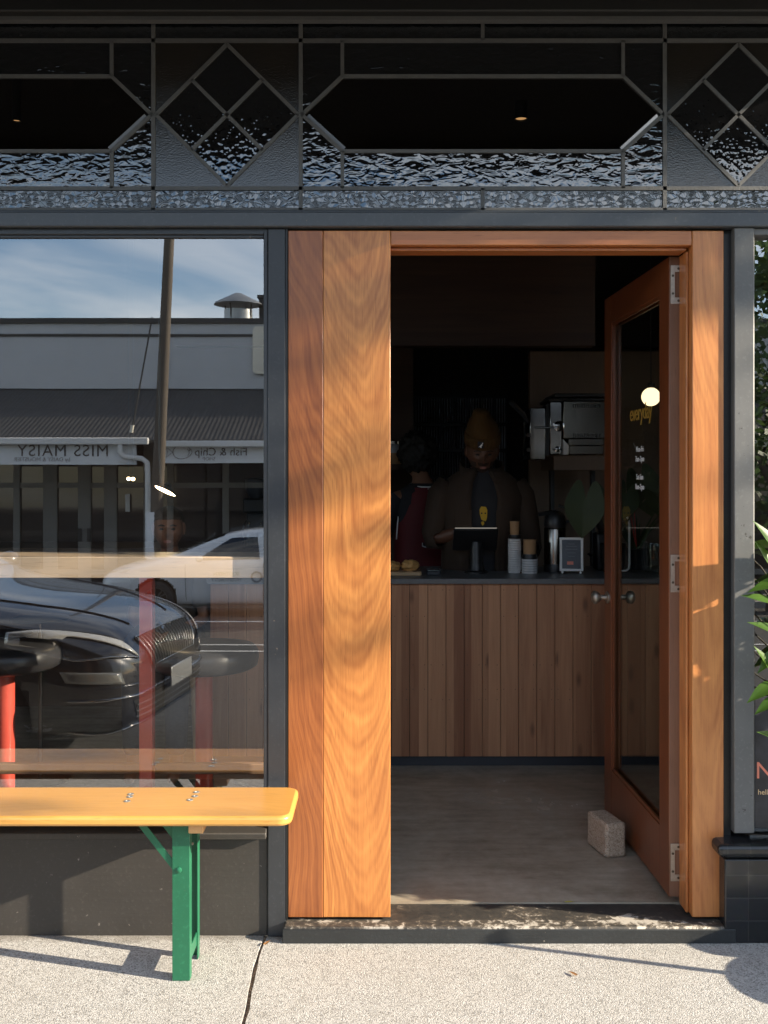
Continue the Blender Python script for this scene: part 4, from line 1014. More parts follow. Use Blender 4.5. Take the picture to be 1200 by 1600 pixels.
def face_bits(parent, Mx, h, off, browmat, wid=1.0):
    rz = h/2
    def put(m): return MB().add([Mx@Vector(v) for v in m.v], m.f)
    m = MB()
    for s in (-1,1): m.ball((s*.029*wid,-.083,.10*rz),(.0125,.008,.0055),14,10)
    o = put(m).build('eye', M['eye'], parent, smooth=80); o.location = off
    m = MB()
    for s in (-1,1): m.tube([(s*.012*wid,-.094,.26*rz),(s*.030*wid,-.092,.30*rz),(s*.047*wid,-.079,.24*rz)],[.003,.0045,.002],8)
    o = put(m).build('eyebrow', browmat, parent, smooth=60); o.location = off
    m = MB().ball((0,-.089,-.475*rz),(.021,.006,.0035),14,8)
    m.ball((0,-.088,-.535*rz),(.018,.006,.004),14,8); o = put(m).build('lips', M['lip'], parent, smooth=80); o.location = off
def hand(wrist, fwd, palm, curl=.5, s=1.0, thumb=1):
    """palm and five jointed fingers; fwd along the fingers, palm the palm's normal"""
    w = Vector(wrist); f = Vector(fwd).normalized(); n = Vector(palm).normalized(); n = (n-f*n.dot(f)).normalized(); a = f.cross(n)*thumb
    out = MB()
    P_ = lambda u, v, k: tuple(w+f*u*s+a*v*s+n*k*s)
    nodes = [(*P_(-.02,0,0),.024*s),(*P_(.02,.0,0),(.030*s,.016*s)),(*P_(.06,.0,.002),(.036*s,.014*s)),(*P_(.082,0,.003),(.034*s,.012*s))]
    out.mesh(skin(nodes, [(0,1),(1,2),(2,3)], 0, 2))
    for v, L in ((.030,.070),(.010,.080),(-.011,.075),(-.030,.058)):
        ch = [P_(.070,v*.95,.003)]; u, k, an = .082, .003, .12
        ch.append(P_(u,v,k))
        for seg in (.46,.31,.25):
            an += curl*.62; u += math.cos(an)*L*seg; k += math.sin(an)*L*seg; ch.append(P_(u,v*1.04,k))
        nodes = [(*p, r*s) for p, r in zip(ch,(.0085,.0088,.0082,.0075,.0062))]
        out.mesh(skin(nodes, [(i,i+1) for i in range(4)], 0, 1))
    ch = [P_(.015,.022,.004),P_(.040,.044,.010),P_(.062,.054,.018),P_(.082,.052,.026)]
    out.mesh(skin([(*p, r*s) for p, r in zip(ch,(.0125,.0105,.0095,.0075))], [(0,1),(1,2),(2,3)], 0, 1))
    return out
def loft(rings, a0=0, a1=2*PI, seg=36, cap=False):                # rings: (cx,cy,z,rx,ry); angle 0 looks to -y
    m = MB(); full = abs(a1-a0-2*PI) < 1e-6
    k = seg if full else seg+1
    vs = []
    for cx_, cy_, z, rx, ry in rings:
        for i in range(k):
            t = a0+(a1-a0)*i/seg; e = .82
            sx_, sy_ = math.sin(t), -math.cos(t)
            vs.append((cx_+rx*math.copysign(abs(sx_)**e,sx_), cy_+ry*math.copysign(abs(sy_)**e,sy_), z))
    fs = [(j*k+i, j*k+(i+1)%k, (j+1)*k+(i+1)%k, (j+1)*k+i) for j in range(len(rings)-1) for i in range(k if full else k-1)]
    return m.add(vs, fs)
def wrinkle(m, amp=.006, f=14):
    m.v = [tuple(Vector(v)+Vector((noise.noise(Vector(v)*f), noise.noise(Vector(v)*f+Vector((9,0,0))), 0))*amp) for v in m.v]; return m

# the man in the beanie, behind the till
mx, my = PX(752,2.20), 2.22
man = thing('person', 'man in mustard beanie and open brown overshirt, looking down at the tablet', 'person', (mx,my,.055))
hc = Vector((-.003,-.095,1.565))                   # head centre, local (floor = 0)
Ls, Rs = Vector((.205,-.02,1.375)), Vector((-.205,-.02,1.375))
Re, Rw = Vector((-.272,-.04,1.085)), Vector((-.10,-.14,1.150))
Le, Lw = Vector((.262,-.04,1.06)), Vector((.235,-.20,.97))
nodes = [(0,0,.90,(.16,.11)),(0,.0,1.10,(.155,.105)),(0,-.01,1.32,(.17,.105)),(0,-.03,1.44,(.075,.065)),(0,-.06,1.49,.055),(*hc,.05),
         (*Rs,.062),(*Re,.047),(*Rw,.030),(*Ls,.062),(*Le,.047),(*Lw,.030),
         (-.10,.0,.80,.095),(-.11,-.01,.46,.065),(-.11,.02,.09,.045),(-.115,-.12,.04,.035),(.10,.0,.80,.095),(.11,-.01,.46,.065),(.11,.02,.09,.045),(.115,-.12,.04,.035)]
edges = [(0,1),(1,2),(2,3),(3,4),(4,5),(2,6),(6,7),(7,8),(2,9),(9,10),(10,11),(0,12),(12,13),(13,14),(14,15),(0,16),(16,17),(17,18),(18,19)]
body = MB().mesh(skin(nodes, edges, 0, 2))
Mx = head(body, hc, .235, 0, R(20), beard=1, wid=1.08)
body.mat(0)
for hd in (hand(Rw, (.95,-.12,.02), (0,.1,-1), .45, .95, 1), hand(Lw, (-.45,-.75,-.35), (-.2,.2,-1), .7, .95, -1)): body.add(hd.v, hd.f)
body.build('body', [M['skin'], M['beard']], man, smooth=75)
face_bits(man, Mx, .235, (0,0,0), M['beard'], 1.08)
tee = wrinkle(loft([(0,-.005,.88,.168,.128),(0,-.005,1.10,.172,.128),(0,-.012,1.32,.195,.128),(0,-.02,1.41,.16,.105),(0,-.035,1.46,.085,.078),(0,-.045,1.480,.070,.068)], seg=48), .004)
tee.build('t_shirt', M['tee'], man, smooth=70)
# overshirt: open down the front, sleeves to the elbow, pockets and collar
gp = R(13)
sh_ = wrinkle(loft([(0,.0,.80,.215,.150),(0,.0,.95,.212,.150),(0,-.005,1.12,.212,.150),(0,-.012,1.32,.232,.148),(0,-.016,1.40,.200,.128),(0,-.022,1.445,.150,.108),(0,-.030,1.475,.098,.090)], gp, 2*PI-gp, 52), .009, 11)
for a, b, c_ in ((Rs,Re,Rw),(Ls,Le,Lw)):
    q0 = a+Vector((-.03 if a.x>0 else .03,.0,.02)); e = b.lerp(c_,.12)
    t = MB().tube([q0, a.lerp(b,.15), a.lerp(b,.5), a.lerp(b,.85), e, b.lerp(c_,.22)], [.066,.074,.070,.064,.060,.058], 22, caps=False)
    wrinkle(t, .010, 16); sh_.add(t.v, t.f)
shirt = sh_.build('overshirt', M['overshirt'], man, smooth=75, solid=.006)
m = MB()
for s in (-1,1):
    m.add([(s*.030,-.118,1.455),(s*.105,-.075,1.485),(s*.115,-.020,1.515),(s*.085,.045,1.525),(s*.085,.050,1.475),(s*.118,-.030,1.465),(s*.120,-.110,1.422),(s*.060,-.150,1.395)], [(0,1,6,7),(1,2,5,6),(2,3,4,5)] if s>0 else [(7,6,1,0),(6,5,2,1),(5,4,3,2)])
m.build('collar', M['overshirt'], shirt, smooth=60, solid=.008)
for s in (-1,1): MB().grid(lambda u,v,s=s: Vector((s*(.065+.085*u), -.163+.020*u*u, 1.14+.115*v)), 6, 4).build('chest_pocket', M['overshirt'], shirt, solid=.004)
m = MB()                                           # yellow face print on the t-shirt
def pr(pts, y=-.1425): m.prism(pts, y, y+.003)
m.prism([(-.020,1.235),(-.012,1.205),(-.004,1.200),(.012,1.196),(.018,1.215),(.020,1.255),(.012,1.272),(-.012,1.274),(-.021,1.258)],-.148,-.144)
m.prism([(-.014,1.186),(-.006,1.172),(.004,1.182),(.002,1.194),(-.010,1.194)],-.148,-.144)
m.build('shirt_print', M['yellow_print'], man)
m = MB(); m.lathe([(.0045,0),(.0045,.001),(0,.0011)], (-.010,-.1485,1.238), 12, (0,-1,0)).lathe([(.0045,0),(.0045,.001),(0,.0011)], (.009,-.1485,1.238), 12, (0,-1,0))
m.build('print_eye', M['tee'], man)
# beanie: ribbed dome with soft folded tip and turned-up cuff
Mh = Mx
def bw_(v): return Mh@Vector(v)
m = MB(); seg = 56; prof = [(.086,.068),(.088,.090),(.087,.125),(.082,.150),(.070,.175),(.054,.195),(.047,.215),(.036,.232),(.016,.238),(.0,.239)]
vs = []
for r_, z in prof:
    for k in range(seg):
        t = 2*PI*k/seg; rr = r_*(1+.02*math.cos(t*22)); off = .016*max(0,z-.13)/.07
        vs.append(bw_((rr*math.cos(t)*.98-off*.6, rr*math.sin(t)*1.12+.004, z)))
m.add(vs, [(i*seg+k, i*seg+(k+1)%seg, (i+1)*seg+(k+1)%seg, (i+1)*seg+k) for i in range(len(prof)-1) for k in range(seg)])
bn = m.build('beanie', M['beanie'], man, smooth=70)
m = MB(); prof = [(.088,.050),(.096,.052),(.099,.076),(.096,.108),(.088,.112)]; vs = []
for r_, z in prof:
    for k in range(seg*2):
        t = PI*k/seg; rr = r_*(1+.018*math.cos(t*26)); vs.append(bw_((rr*math.cos(t)*.98, rr*math.sin(t)*1.12+.004, z+.012*math.sin(t))))
n2 = seg*2
m.add(vs, [(i*n2+k, i*n2+(k+1)%n2, (i+1)*n2+(k+1)%n2, (i+1)*n2+k) for i in range(len(prof)-1) for k in range(n2)])
m.build('beanie_cuff', M['beanie'], bn, smooth=70)
def on_cuff(x, z, d=0): 
    t = math.asin(max(-1,min(1,x/.1))); return bw_((.103*math.sin(t), -(.101*1.12+.001+d)*math.cos(t)+.004, z+.016))
m = MB(); m.add([on_cuff(-.034,.040,.002),on_cuff(-.004,.040,.002),on_cuff(-.004,.077,.002),on_cuff(-.034,.077,.002)], [(0,1,2,3)])
m.build('beanie_label', M['tee'], bn, solid=.002)
kang = [(-.030,.044),(-.024,.050),(-.020,.048),(-.021,.044),(-.014,.044),(-.016,.049),(-.013,.055),(-.010,.058),(-.0115,.061),(-.009,.066),(-.007,.071),(-.010,.0735),(-.0125,.070),(-.014,.065),(-.018,.061),(-.022,.055),(-.027,.050)]
m = MB(); m.add([on_cuff(x,z,.0045) for x,z in kang], [tuple(range(len(kang)))]); m.build('label_emblem', M['white_letter'], bn)
# lanyard-thin seam line under the print, trousers
m = MB(); m.bar((-.014,-.1415,1.145),(.030,-.1415,1.148),.002,.003); m.build('shirt_seam', M['logo_grey'], man)
tr = MB().mesh(skin([(0,0,.86,(.175,.13)),(-.10,.0,.78,.112),(-.11,-.01,.46,.085),(-.11,.02,.10,.075),(.10,.0,.78,.112),(.11,-.01,.46,.085),(.11,.02,.10,.075)], [(0,1),(1,2),(2,3),(0,4),(4,5),(5,6)], 0, 2))
tr.build('trousers', M['trousers'], man, smooth=75)

# the person in the red jersey, back turned
jx, jy = PX(662,2.75), 2.75
jp = thing('person', 'person with black curly hair and red sleeveless jersey, back turned to the door', 'person', (jx,jy,.055), R(190))
hc = Vector((.03,-.06,1.53))
Ls, Rs = Vector((.19,0,1.30)), Vector((-.19,0,1.30)); Re, Rw = Vector((-.275,-.02,1.03)), Vector((-.22,-.22,.93)); Le, Lw = Vector((.275,-.02,1.03)), Vector((.22,-.24,.95))
nodes = [(0,0,.88,(.15,.10)),(0,0,1.08,(.145,.10)),(0,0,1.25,(.155,.10)),(0,.0,1.37,(.07,.06)),(.015,-.02,1.43,.052),(*hc,.05),
         (*Rs,.058),(*Re,.043),(*Rw,.028),(*Ls,.058),(*Le,.043),(*Lw,.028),
         (-.10,0,.80,.09),(-.10,-.01,.45,.062),(-.10,.02,.09,.045),(-.105,-.12,.04,.034),(.10,0,.80,.09),(.10,-.01,.45,.062),(.10,.02,.09,.045),(.105,-.12,.04,.034)]
body = MB().mesh(skin(nodes, edges, 0, 2)); Mx = head(body, hc, .225, 0, R(12))
for hd in (hand(Rw, (.3,-1,-.2), (.6,0,-.8), .5, .92, 1), hand(Lw, (-.3,-1,-.2), (-.6,0,-.8), .5, .92, -1)): body.add(hd.v, hd.f)
body.build('body', M['skin_dark'], jp, smooth=75); face_bits(jp, Mx, .225, (0,0,0), M['hair'])
m = MB()
def curl(u): return u*(1+.16*noise.noise(u*4)+.12*noise.noise(u*11)+.05*noise.noise(u*24))*(1 if (u.y > -.25 or u.z > .35) else .72)
m.ball(hc+Vector((0,.025,.045)), (.118,.125,.125), 64, 44, curl); m.build('hair', M['hair'], jp, smooth=80)
ts = wrinkle(loft([(0,0,.85,.165,.118),(0,0,1.10,.165,.118),(0,0,1.27,.185,.118),(0,0,1.345,.15,.10),(0,0,1.39,.08,.07)], seg=44), .004)
for a, b in ((Rs,Re),(Ls,Le)):
    t = MB().tube([a+Vector((-.03 if a.x>0 else .03,0,.01)), a.lerp(b,.15), a.lerp(b,.5), a.lerp(b,.8)], [.074,.078,.072,.070], 20, caps=False); wrinkle(t,.006,16); ts.add(t.v, t.f)
ts.build('t_shirt', M['tee'], jp, smooth=75)
je = wrinkle(loft([(0,.002,.80,.182,.130),(0,.002,1.0,.178,.130),(0,.002,1.15,.170,.130),(0,.004,1.26,.150,.128),(0,.006,1.33,.125,.108),(0,.010,1.365,.095,.088)], seg=52), .005)
jo = je.build('jersey', M['jersey'], jp, smooth=75)
m = MB()
for z_, r1, r2 in ((1.368,.094,.087),(1.380,.086,.079)):
    m.tube([(r1*math.sin(t), .010+r2*math.cos(t), z_-.012*math.cos(t)) for t in [2*PI*k/40 for k in range(41)]], .0045, 8, caps=False)
for s in (-1,1): m.tube([(s*.128,.040,1.335),(s*.150,.046,1.27),(s*.168,.052,1.16),(s*.176,.054,1.06)], .0045, 8)
m.build('jersey_trim', M['white_paint'], jo, smooth=60)
me = text_mesh('3', .21, .001); m = MB().mesh(me, frame_mat((.0,.1365,1.08), (-1,0,0), (0,0,1))); m.build('number_outline', M['white_letter'], jo)
me = text_mesh('3', .19, .001); m = MB().mesh(me, frame_mat((.0,.1395,1.08), (-1,0,0), (0,0,1))); m.build('number', M['tee'], jo)
tr = MB().mesh(skin([(0,0,.84,(.165,.12)),(-.10,.0,.76,.105),(-.10,-.01,.46,.08),(-.10,.02,.10,.07),(.10,.0,.76,.105),(.10,-.01,.46,.08),(.10,.02,.10,.07)], [(0,1),(1,2),(2,3),(0,4),(4,5),(5,6)], 0, 2))
tr.build('trousers', M['trousers'], jp, smooth=75)

# the child sitting behind the window bar
cx_, cy_ = PX(264,1.75), 1.80
chd = thing('person', 'short haired child sitting behind the window bar, facing the street', 'person', (cx_,cy_,.055))
cs = thing('low_stool', 'low wooden stool under the sitting child behind the window bar', 'stool', (cx_,cy_+.02,.055))
MB().slab(rrect(.17,.15,.05), .545, .575).build('seat', M['pale_wood'], cs, bevel=.004)
for sx in (-1,1):
    for sy in (-1,1): MB().tube([(sx*.12,sy*.10,.545),(sx*.15,sy*.13,0)], .014, 10).build('leg', M['pale_wood'], cs, smooth=40)
hz_ = PZ(827,1.72)-.055
hc = Vector((0,-.06,hz_))
q = hz_-.225
nodes = [(0,.02,.655,(.12,.085)),(0,.01,.655+(q-.655)*.55,(.115,.08)),(0,0,q,(.12,.075)),(0,-.02,q+.085,.045),(*hc,.045),
         (-.135,0,q-.01,.045),(-.18,-.05,q-.22,.034),(-.08,-.20,q-.26,.024),(.135,0,q-.01,.045),(.18,-.05,q-.22,.034),(.08,-.20,q-.26,.024),
         (-.08,-.03,.66,.075),(-.10,-.34,.645,.058),(-.10,-.36,.30,.042),(-.10,-.36,.07,.034),(-.10,-.47,.04,.028),(.08,-.03,.66,.075),(.10,-.34,.645,.058),(.10,-.36,.30,.042),(.10,-.36,.07,.034),(.10,-.47,.04,.028)]
ed = [(0,1),(1,2),(2,3),(3,4),(2,5),(5,6),(6,7),(2,8),(8,9),(9,10),(0,11),(11,12),(12,13),(13,14),(14,15),(0,16),(16,17),(17,18),(18,19),(19,20)]
body = MB().mesh(skin(nodes, ed, 0, 2)); Mx = head(body, hc, .205, R(8), R(4), wid=.95)
for hd in (hand(nodes[7][:3], (.8,-.5,-.1), (0,0,-1), .4, .75, 1), hand(nodes[10][:3], (-.8,-.5,-.1), (0,0,-1), .4, .75, -1)): body.add(hd.v, hd.f)
body.build('body', M['skin_dark'], chd, smooth=75); face_bits(chd, Mx, .205, (0,0,0), M['hair'], .95)
m = MB(); h0 = MB().ball((0,.012,.030),(.080,.100,.084),40,28,lambda u: u*(1+.05*noise.noise(u*9)) if (u.z > .25 or u.y > .1) else u*.8)
m.add([Mx@Vector(v) for v in h0.v], h0.f); m.build('hair', M['brown_hair'], chd, smooth=80)
ts = wrinkle(loft([(0,.02,.63,.150,.118),(0,.012,.655+(q-.655)*.5,.140,.108),(0,.0,q-.02,.150,.100),(0,-.004,q+.035,.09,.075),(0,-.012,q+.055,.06,.055)], seg=40), .004)
for a, b in ((5,6),(8,9)):
    a, b = Vector(nodes[a][:3]), Vector(nodes[b][:3]); t = MB().tube([a+Vector((-.03 if a.x>0 else .03,0,.005)), a.lerp(b,.2), a.lerp(b,.75)], [.056,.058,.056], 18, caps=False); ts.add(t.v, t.f)
ts.build('t_shirt', M['overshirt'], chd, smooth=75)
tr = MB().mesh(skin([(0,.0,.65,(.128,.095)),(-.08,-.04,.66,.084),(-.10,-.34,.648,.068),(-.10,-.36,.12,.055),(.08,-.04,.66,.084),(.10,-.34,.648,.068),(.10,-.36,.12,.055)], [(0,1),(1,2),(2,3),(0,4),(4,5),(5,6)], 0, 2))
tr.build('trousers', M['trousers'], chd, smooth=75)
# ------------------------------------------------------------------ cars
def car_body(st, name, mat, root, wheels, wr):
    """st: stations (x, bottom, belt, top, half width, roof half width); nose at x=0 looking along +x"""
    rows = []
    for x, zb, zl, zt_, w, rw in st:
        h = [(0,zb),(w*.80,zb),(w*.955,zb+.05),(w*.995,zb+(zl-zb)*.40),(w,zb+(zl-zb)*.72),(w*.965,zl-.01),(w*.93,zl+.012),(rw+(w*.93-rw)*.12,zl+(zt_-zl)*.86 if zt_-zl>.12 else zl+(zt_-zl)*.45),(rw*.80,zt_-.006),(rw*.4,zt_+.002),(0,zt_+.004)]
        rows.append([(x,p[0],p[1]) for p in h]+[(x,-p[0],p[1]) for p in h[-2:0:-1]])
    n = len(rows[0]); m = MB(); m.add([p for r in rows for p in r], [(i*n+k, i*n+(k+1)%n, (i+1)*n+(k+1)%n, (i+1)*n+k) for i in range(len(rows)-1) for k in range(n)]+[tuple(range(n)), tuple((len(rows)-1)*n+k for k in range(n-1,-1,-1))])
    o = m.build(name, mat, root, smooth=180)
    md = o.modifiers.new('sub','SUBSURF'); md.levels = md.render_levels = 3
    cut = MB()
    for wx in wheels:
        for s in (-1,1): cut.lathe([(wr*1.14,.0),(wr*1.14,.34)], (wx, s*(1.02), wr), 40, (0,-s,0))
    cm = cut.build('arch_cutter', M['arch']); cm.parent = root
    me0 = evaluated(o); bvh = BVHTree.FromPolygons([v.co.copy() for v in me0.vertices], [tuple(p.vertices) for p in me0.polygons])
    b = o.modifiers.new('arch','BOOLEAN'); b.operation = 'DIFFERENCE'; b.object = cm; b.solver = 'EXACT'
    bpy.context.view_layer.update(); me = evaluated(o)
    o.modifiers.clear(); old = o.data; o.data = me; bpy.data.meshes.remove(old); bpy.data.objects.remove(cm)
    me.materials.clear(); me.materials.append(mat); me.materials.append(M['arch'])
    for p in me.polygons:                                       # the inside of each arch is bare liner
        c = p.center
        if min(abs(math.hypot(c.x-wx, c.z-wr)-wr*1.14) for wx in wheels) < .012 or abs(abs(c.y)-.68) < .01 and min(math.hypot(c.x-wx,c.z-wr) for wx in wheels) < wr*1.2: p.material_index = 1
        else: p.material_index = 0
    me.polygons.foreach_set('use_smooth',[True]*len(me.polygons)); me.set_sharp_from_angle(angle=R(38))
    return o, bvh
def stick(bvh, p, off=.004):
    co, nrm, _, _ = bvh.find_nearest(Vector(p)); 
    return co+nrm*off if nrm.dot(Vector(p)-co) >= 0 or True else co
def patch(bvh, c, n=10, k=6, off=.004):                         # four corners, laid on the body
    a, b, d, e = [Vector(p) for p in c]
    return MB().grid(lambda u,v: stick(bvh, (a.lerp(b,u)).lerp(e.lerp(d,u), v), off), n, k)
def line(bvh, pts, r, off=.002, steps=8, seg=7):
    q = []
    for i in range(len(pts)-1): q += [stick(bvh, Vector(pts[i]).lerp(Vector(pts[i+1]),t/steps), off) for t in range(steps)]
    q.append(stick(bvh, pts[-1], off)); return MB().tube(q, r, seg)
def wheel(root, x, s, wr, spokes=5):
    t = MB(); y = .80*s
    t.lathe([(wr*.66,-.10),(wr*.95,-.10),(wr,-.07),(wr,.07),(wr*.95,.10),(wr*.68,.105),(wr*.66,.08)], (x,y,wr), 48, (0,s,0), caps=False)
    wh = t.build('wheel', M['tyre'], root, smooth=35)
    m = MB().lathe([(wr*.67,-.08),(wr*.67,.098),(wr*.63,.098),(wr*.60,.03),(wr*.60,-.08)], (x,y,wr), 48, (0,s,0), caps=False)
    m.lathe([(.06,.05),(.06,.085),(.02,.09),(0,.09)], (x,y,wr), 20, (0,s,0), caps=False)
    for k in range(spokes):
        for da in (-.13,.13):
            a = 2*PI*k/spokes+.3; b = a+da*1.6
            m.bar((x+.05*math.cos(a+da),y+s*.078,wr+.05*math.sin(a+da)),(x+wr*.63*math.cos(b),y+s*.088,wr+wr*.63*math.sin(b)),.026,.018,up=(0,s,0))
    m.build('rim', M['rim'], wh, smooth=35)
    MB().lathe([(0,.0),(wr*.6,.0)], (x,y+s*.0,wr), 32, (0,s,0), caps=False).build('brake_disc', M['arch'], wh)
# black car parked at our kerb, nose to the right of the mirror image
bc = thing('parked_car', 'black hatchback parked at the kerb, mirrored in the display window', 'car', (-1.27,-2.80,-.145), R(8))
Lc = 4.45
stb = [(0,.30,.52,.60,.46,.44),(-.03,.235,.58,.67,.60,.56),(-.10,.20,.64,.75,.72,.64),(-.26,.19,.73,.83,.83,.68),(-.55,.185,.82,.90,.885,.72),(-.95,.18,.87,.955,.90,.74),(-1.25,.18,.90,1.0,.905,.72),(-1.42,.18,.915,1.06,.905,.70),(-2.02,.18,.93,1.44,.905,.62),(-2.6,.18,.94,1.49,.905,.62),(-3.3,.18,.95,1.45,.90,.60),(-3.95,.2,.96,1.28,.88,.56),(-4.25,.25,.95,1.06,.84,.56),(-4.40,.3,.85,.93,.78,.55),(-4.45,.36,.70,.78,.70,.5)]
WR = .33
bo, bv = car_body(stb, 'car_body', M['car_black'], bc, (-.86,-3.50), WR)
for x in (-.86,-3.50):
    for s in (-1,1): wheel(bc, x, s, WR)
for s in (1,-1):
    q = lambda x,y,z: (x, s*y, z)
    hl = patch(bv, [q(-.035,.50,.630),q(-.62,.885,.745),q(-.62,.87,.815),q(-.09,.56,.745)], 16, 5, .006).build('headlight', M['headlight'], bc, smooth=60, solid=.008)
    line(bv, [q(-.033,.50,.622),q(-.25,.83,.66),q(-.62,.888,.738)], .006, .008).build('headlight_trim', M['chrome'], hl, smooth=60)
    m = patch(bv, [q(-.36,.83,.715),q(-.54,.87,.745),q(-.54,.86,.785),q(-.38,.81,.765)], 8, 4, .013); m.build('lamp_insert', M['arch'], hl, smooth=60)
    fg = patch(bv, [q(-.07,.62,.50),q(-.30,.83,.54),q(-.33,.84,.60),q(-.09,.64,.565)], 10, 4, .005).build('fog_light', M['fog_lens'], bc, smooth=60, solid=.006)
    line(bv, [q(-.05,.52,.485),q(-.20,.74,.49),q(-.45,.87,.56)], .006, .004).build('bumper_crease', M['car_black'], bc, smooth=60)
    line(bv, [q(-.15,.30,.80),q(-.6,.48,.90),q(-1.2,.60,.99)], .005, .003).build('bonnet_crease', M['car_black'], bc, smooth=60)
    line(bv, [q(-.11,.56,.765),q(-.55,.85,.86),q(-1.25,.86,.93)], .004, .001).build('panel_gap', M['arch'], bc)
    sw = patch(bv, [q(-1.55,.86,.965),q(-3.85,.85,1.0),q(-3.45,.66,1.36),q(-2.15,.68,1.38)], 14, 6, .004).build('side_window', M['car_glass'], bc, smooth=60)
    mr = MB().ball((-1.60,s*1.0,1.02),(.07,.10,.065),20,14); mr.bar((-1.58,s*.88,.97),(-1.60,s*.96,1.0),.05,.03); mr.build('wing_mirror', M['car_black'], bc, smooth=50)
patch(bv, [(-1.36,-.70,1.03),(-1.36,.70,1.03),(-1.95,.58,1.40),(-1.95,-.58,1.40)], 14, 8, .004).build('windscreen', M['car_glass'], bc, smooth=60)
MB().bar((-1.34,-.1,1.045),(-1.40,.55,1.075),.02,.012).build('wiper', M['black_plastic'], bc)
gp_ = patch(bv, [(.02,-.34,.56),(.02,.34,.56),(-.06,.42,.735),(-.06,-.42,.735)], 12, 6, .004).build('grille', M['arch'], bc, smooth=60)
m = MB()
for i in range(19):
    y = -.34+.68*i/18; t = line(bv, [(.02,y,.565),(-.06,y*1.2,.728)], .004, .008, 5); m.add(t.v, t.f)
m.build('grille_slats', M['rim'], gp_, smooth=60)
line(bv, [(.02,-.34,.555),(.02,.34,.555),(-.06,.43,.740),(-.06,0,.748),(-.06,-.43,.740),(.02,-.34,.555)], .008, .008).build('grille_surround', M['chrome'], gp_, smooth=60)
lo = patch(bv, [(.0,-.52,.27),(.0,.52,.27),(.0,.58,.40),(.0,-.58,.40)], 12, 4, .004).build('lower_grille', M['arch'], bc, smooth=60)
m = MB()
for z in (.30,.335,.37): t = line(bv, [(0,-.55,z),(0,.55,z)], .005, .007, 10); m.add(t.v, t.f)
m.build('grille_bars', M['rim'], lo, smooth=60)
for z, r_ in ((.245,.008),(.425,.010)): line(bv, [(-.30,-.80,z+.02),(-.02,-.55,z),(.0,0,z),(-.02,.55,z),(-.30,.80,z+.02)], r_, .006).build('bumper_trim', M['chrome'], bc, smooth=60)
MB().cbox((.045,0,.455),(.012,.36,.115)).build('number_plate', M['galv'], bc, bevel=.004)
badge = MB().lathe([(.035,0),(.035,.006),(.02,.009),(0,.009)], stick(bv,(-.04,0,.76),.002), 24, (.8,0,.6)); badge.build('badge', M['chrome'], bc, smooth=40)
# white car across the street, nose to the left
dW = 17.3
wc = thing('parked_car', 'white hatchback parked across the street, mirrored in the window', 'car', (-5.02,-(dW-D)-.9,rz(dW-D)-.02), R(180))
wc.location.x = -4.95
stw = [(0.000,.32,.52,.60,.48,.46),(-0.048,.25,.60,.70,.62,.58),(-0.168,.21,.70,.80,.74,.66),(-0.408,.20,.80,.90,.82,.68),(-0.840,.19,.88,.98,.86,.70),(-1.224,.19,.92,1.06,.865,.68),(-1.368,.19,.93,1.12,.865,.66),(-2.220,.19,.95,1.48,.865,.60),(-2.880,.19,.96,1.54,.865,.60),(-3.720,.19,.97,1.51,.86,.58),(-4.320,.2,.97,1.40,.84,.55),(-4.632,.25,.96,1.15,.80,.55),(-4.740,.3,.85,1.0,.76,.55),(-4.800,.36,.7,.8,.70,.5)]
wo, wv = car_body(stw, 'car_body', M['car_white'], wc, (-1.03,-3.90), .32)
for x in (-1.03,-3.90):
    for s in (-1,1): wheel(wc, x, s, .32, 6)
for s in (1,-1):
    q = lambda x,y,z: (x, s*y, z)
    patch(wv, [q(-1.704,.82,1.0),q(-2.820,.82,1.01),q(-2.760,.66,1.40),q(-2.304,.67,1.40)], 12, 6, .004).build('side_window', M['car_glass'], wc, smooth=60)
    patch(wv, [q(-2.940,.82,1.01),q(-4.020,.80,1.04),q(-3.780,.64,1.38),q(-2.904,.65,1.41)], 12, 6, .004).build('side_window', M['car_glass'], wc, smooth=60)
    patch(wv, [q(-0.060,.50,.66),q(-0.504,.80,.78),q(-0.600,.80,.86),q(-0.168,.58,.76)], 10, 4, .005).build('headlight', M['headlight'], wc, smooth=60)
    line(wv, [q(-1.560,.88,.28),q(-1.536,.88,.95)], .004, .0).build('door_gap', M['arch'], wc); line(wv, [q(-2.880,.88,.28),q(-2.880,.88,.97)], .004, .0).build('door_gap', M['arch'], wc)
    MB().ball((-1.80,s*.95,1.03),(.065,.09,.06),18,12).bar((-1.78,s*.84,.98),(-1.8,s*.92,1.0),.05,.03).build('wing_mirror', M['car_white'], wc, smooth=50)
patch(wv, [(-1.35,-.66,1.09),(-1.35,.66,1.09),(-2.16,.56,1.44),(-2.16,-.56,1.44)], 12, 8, .004).build('windscreen', M['car_glass'], wc, smooth=60)
patch(wv, [(.02,-.42,.46),(.02,.42,.46),(-.02,.46,.60),(-.02,-.46,.60)], 10, 4, .004).build('grille', M['arch'], wc, smooth=60)
# door lettering on the side towards us (local -y after the half turn)
def car_text(txt, x, z, size, mat, name):
    me = text_mesh(txt, size, .001); y = stick(wv, (x,-1.2,z), .004).y
    MB().mesh(me, frame_mat((x,y-.003,z), (1,0,0), (0,0,1))).build(name, mat, wc)
car_text('SOUTHERN', -2.25, .76, .085, M['green_text'], 'door_lettering'); car_text('HOSPITALITY', -2.25, .66, .085, M['logo_grey'], 'door_lettering')
yy = stick(wv,(-2.75,-1.2,.71),.004).y
MB().tube([(-2.77-.085*math.cos(t), yy-.008, .71+.085*math.sin(t)) for t in [2*PI*k/28 for k in range(29)]], .016, 8, caps=False).build('door_emblem', M['logo_grey'], wc, smooth=40)
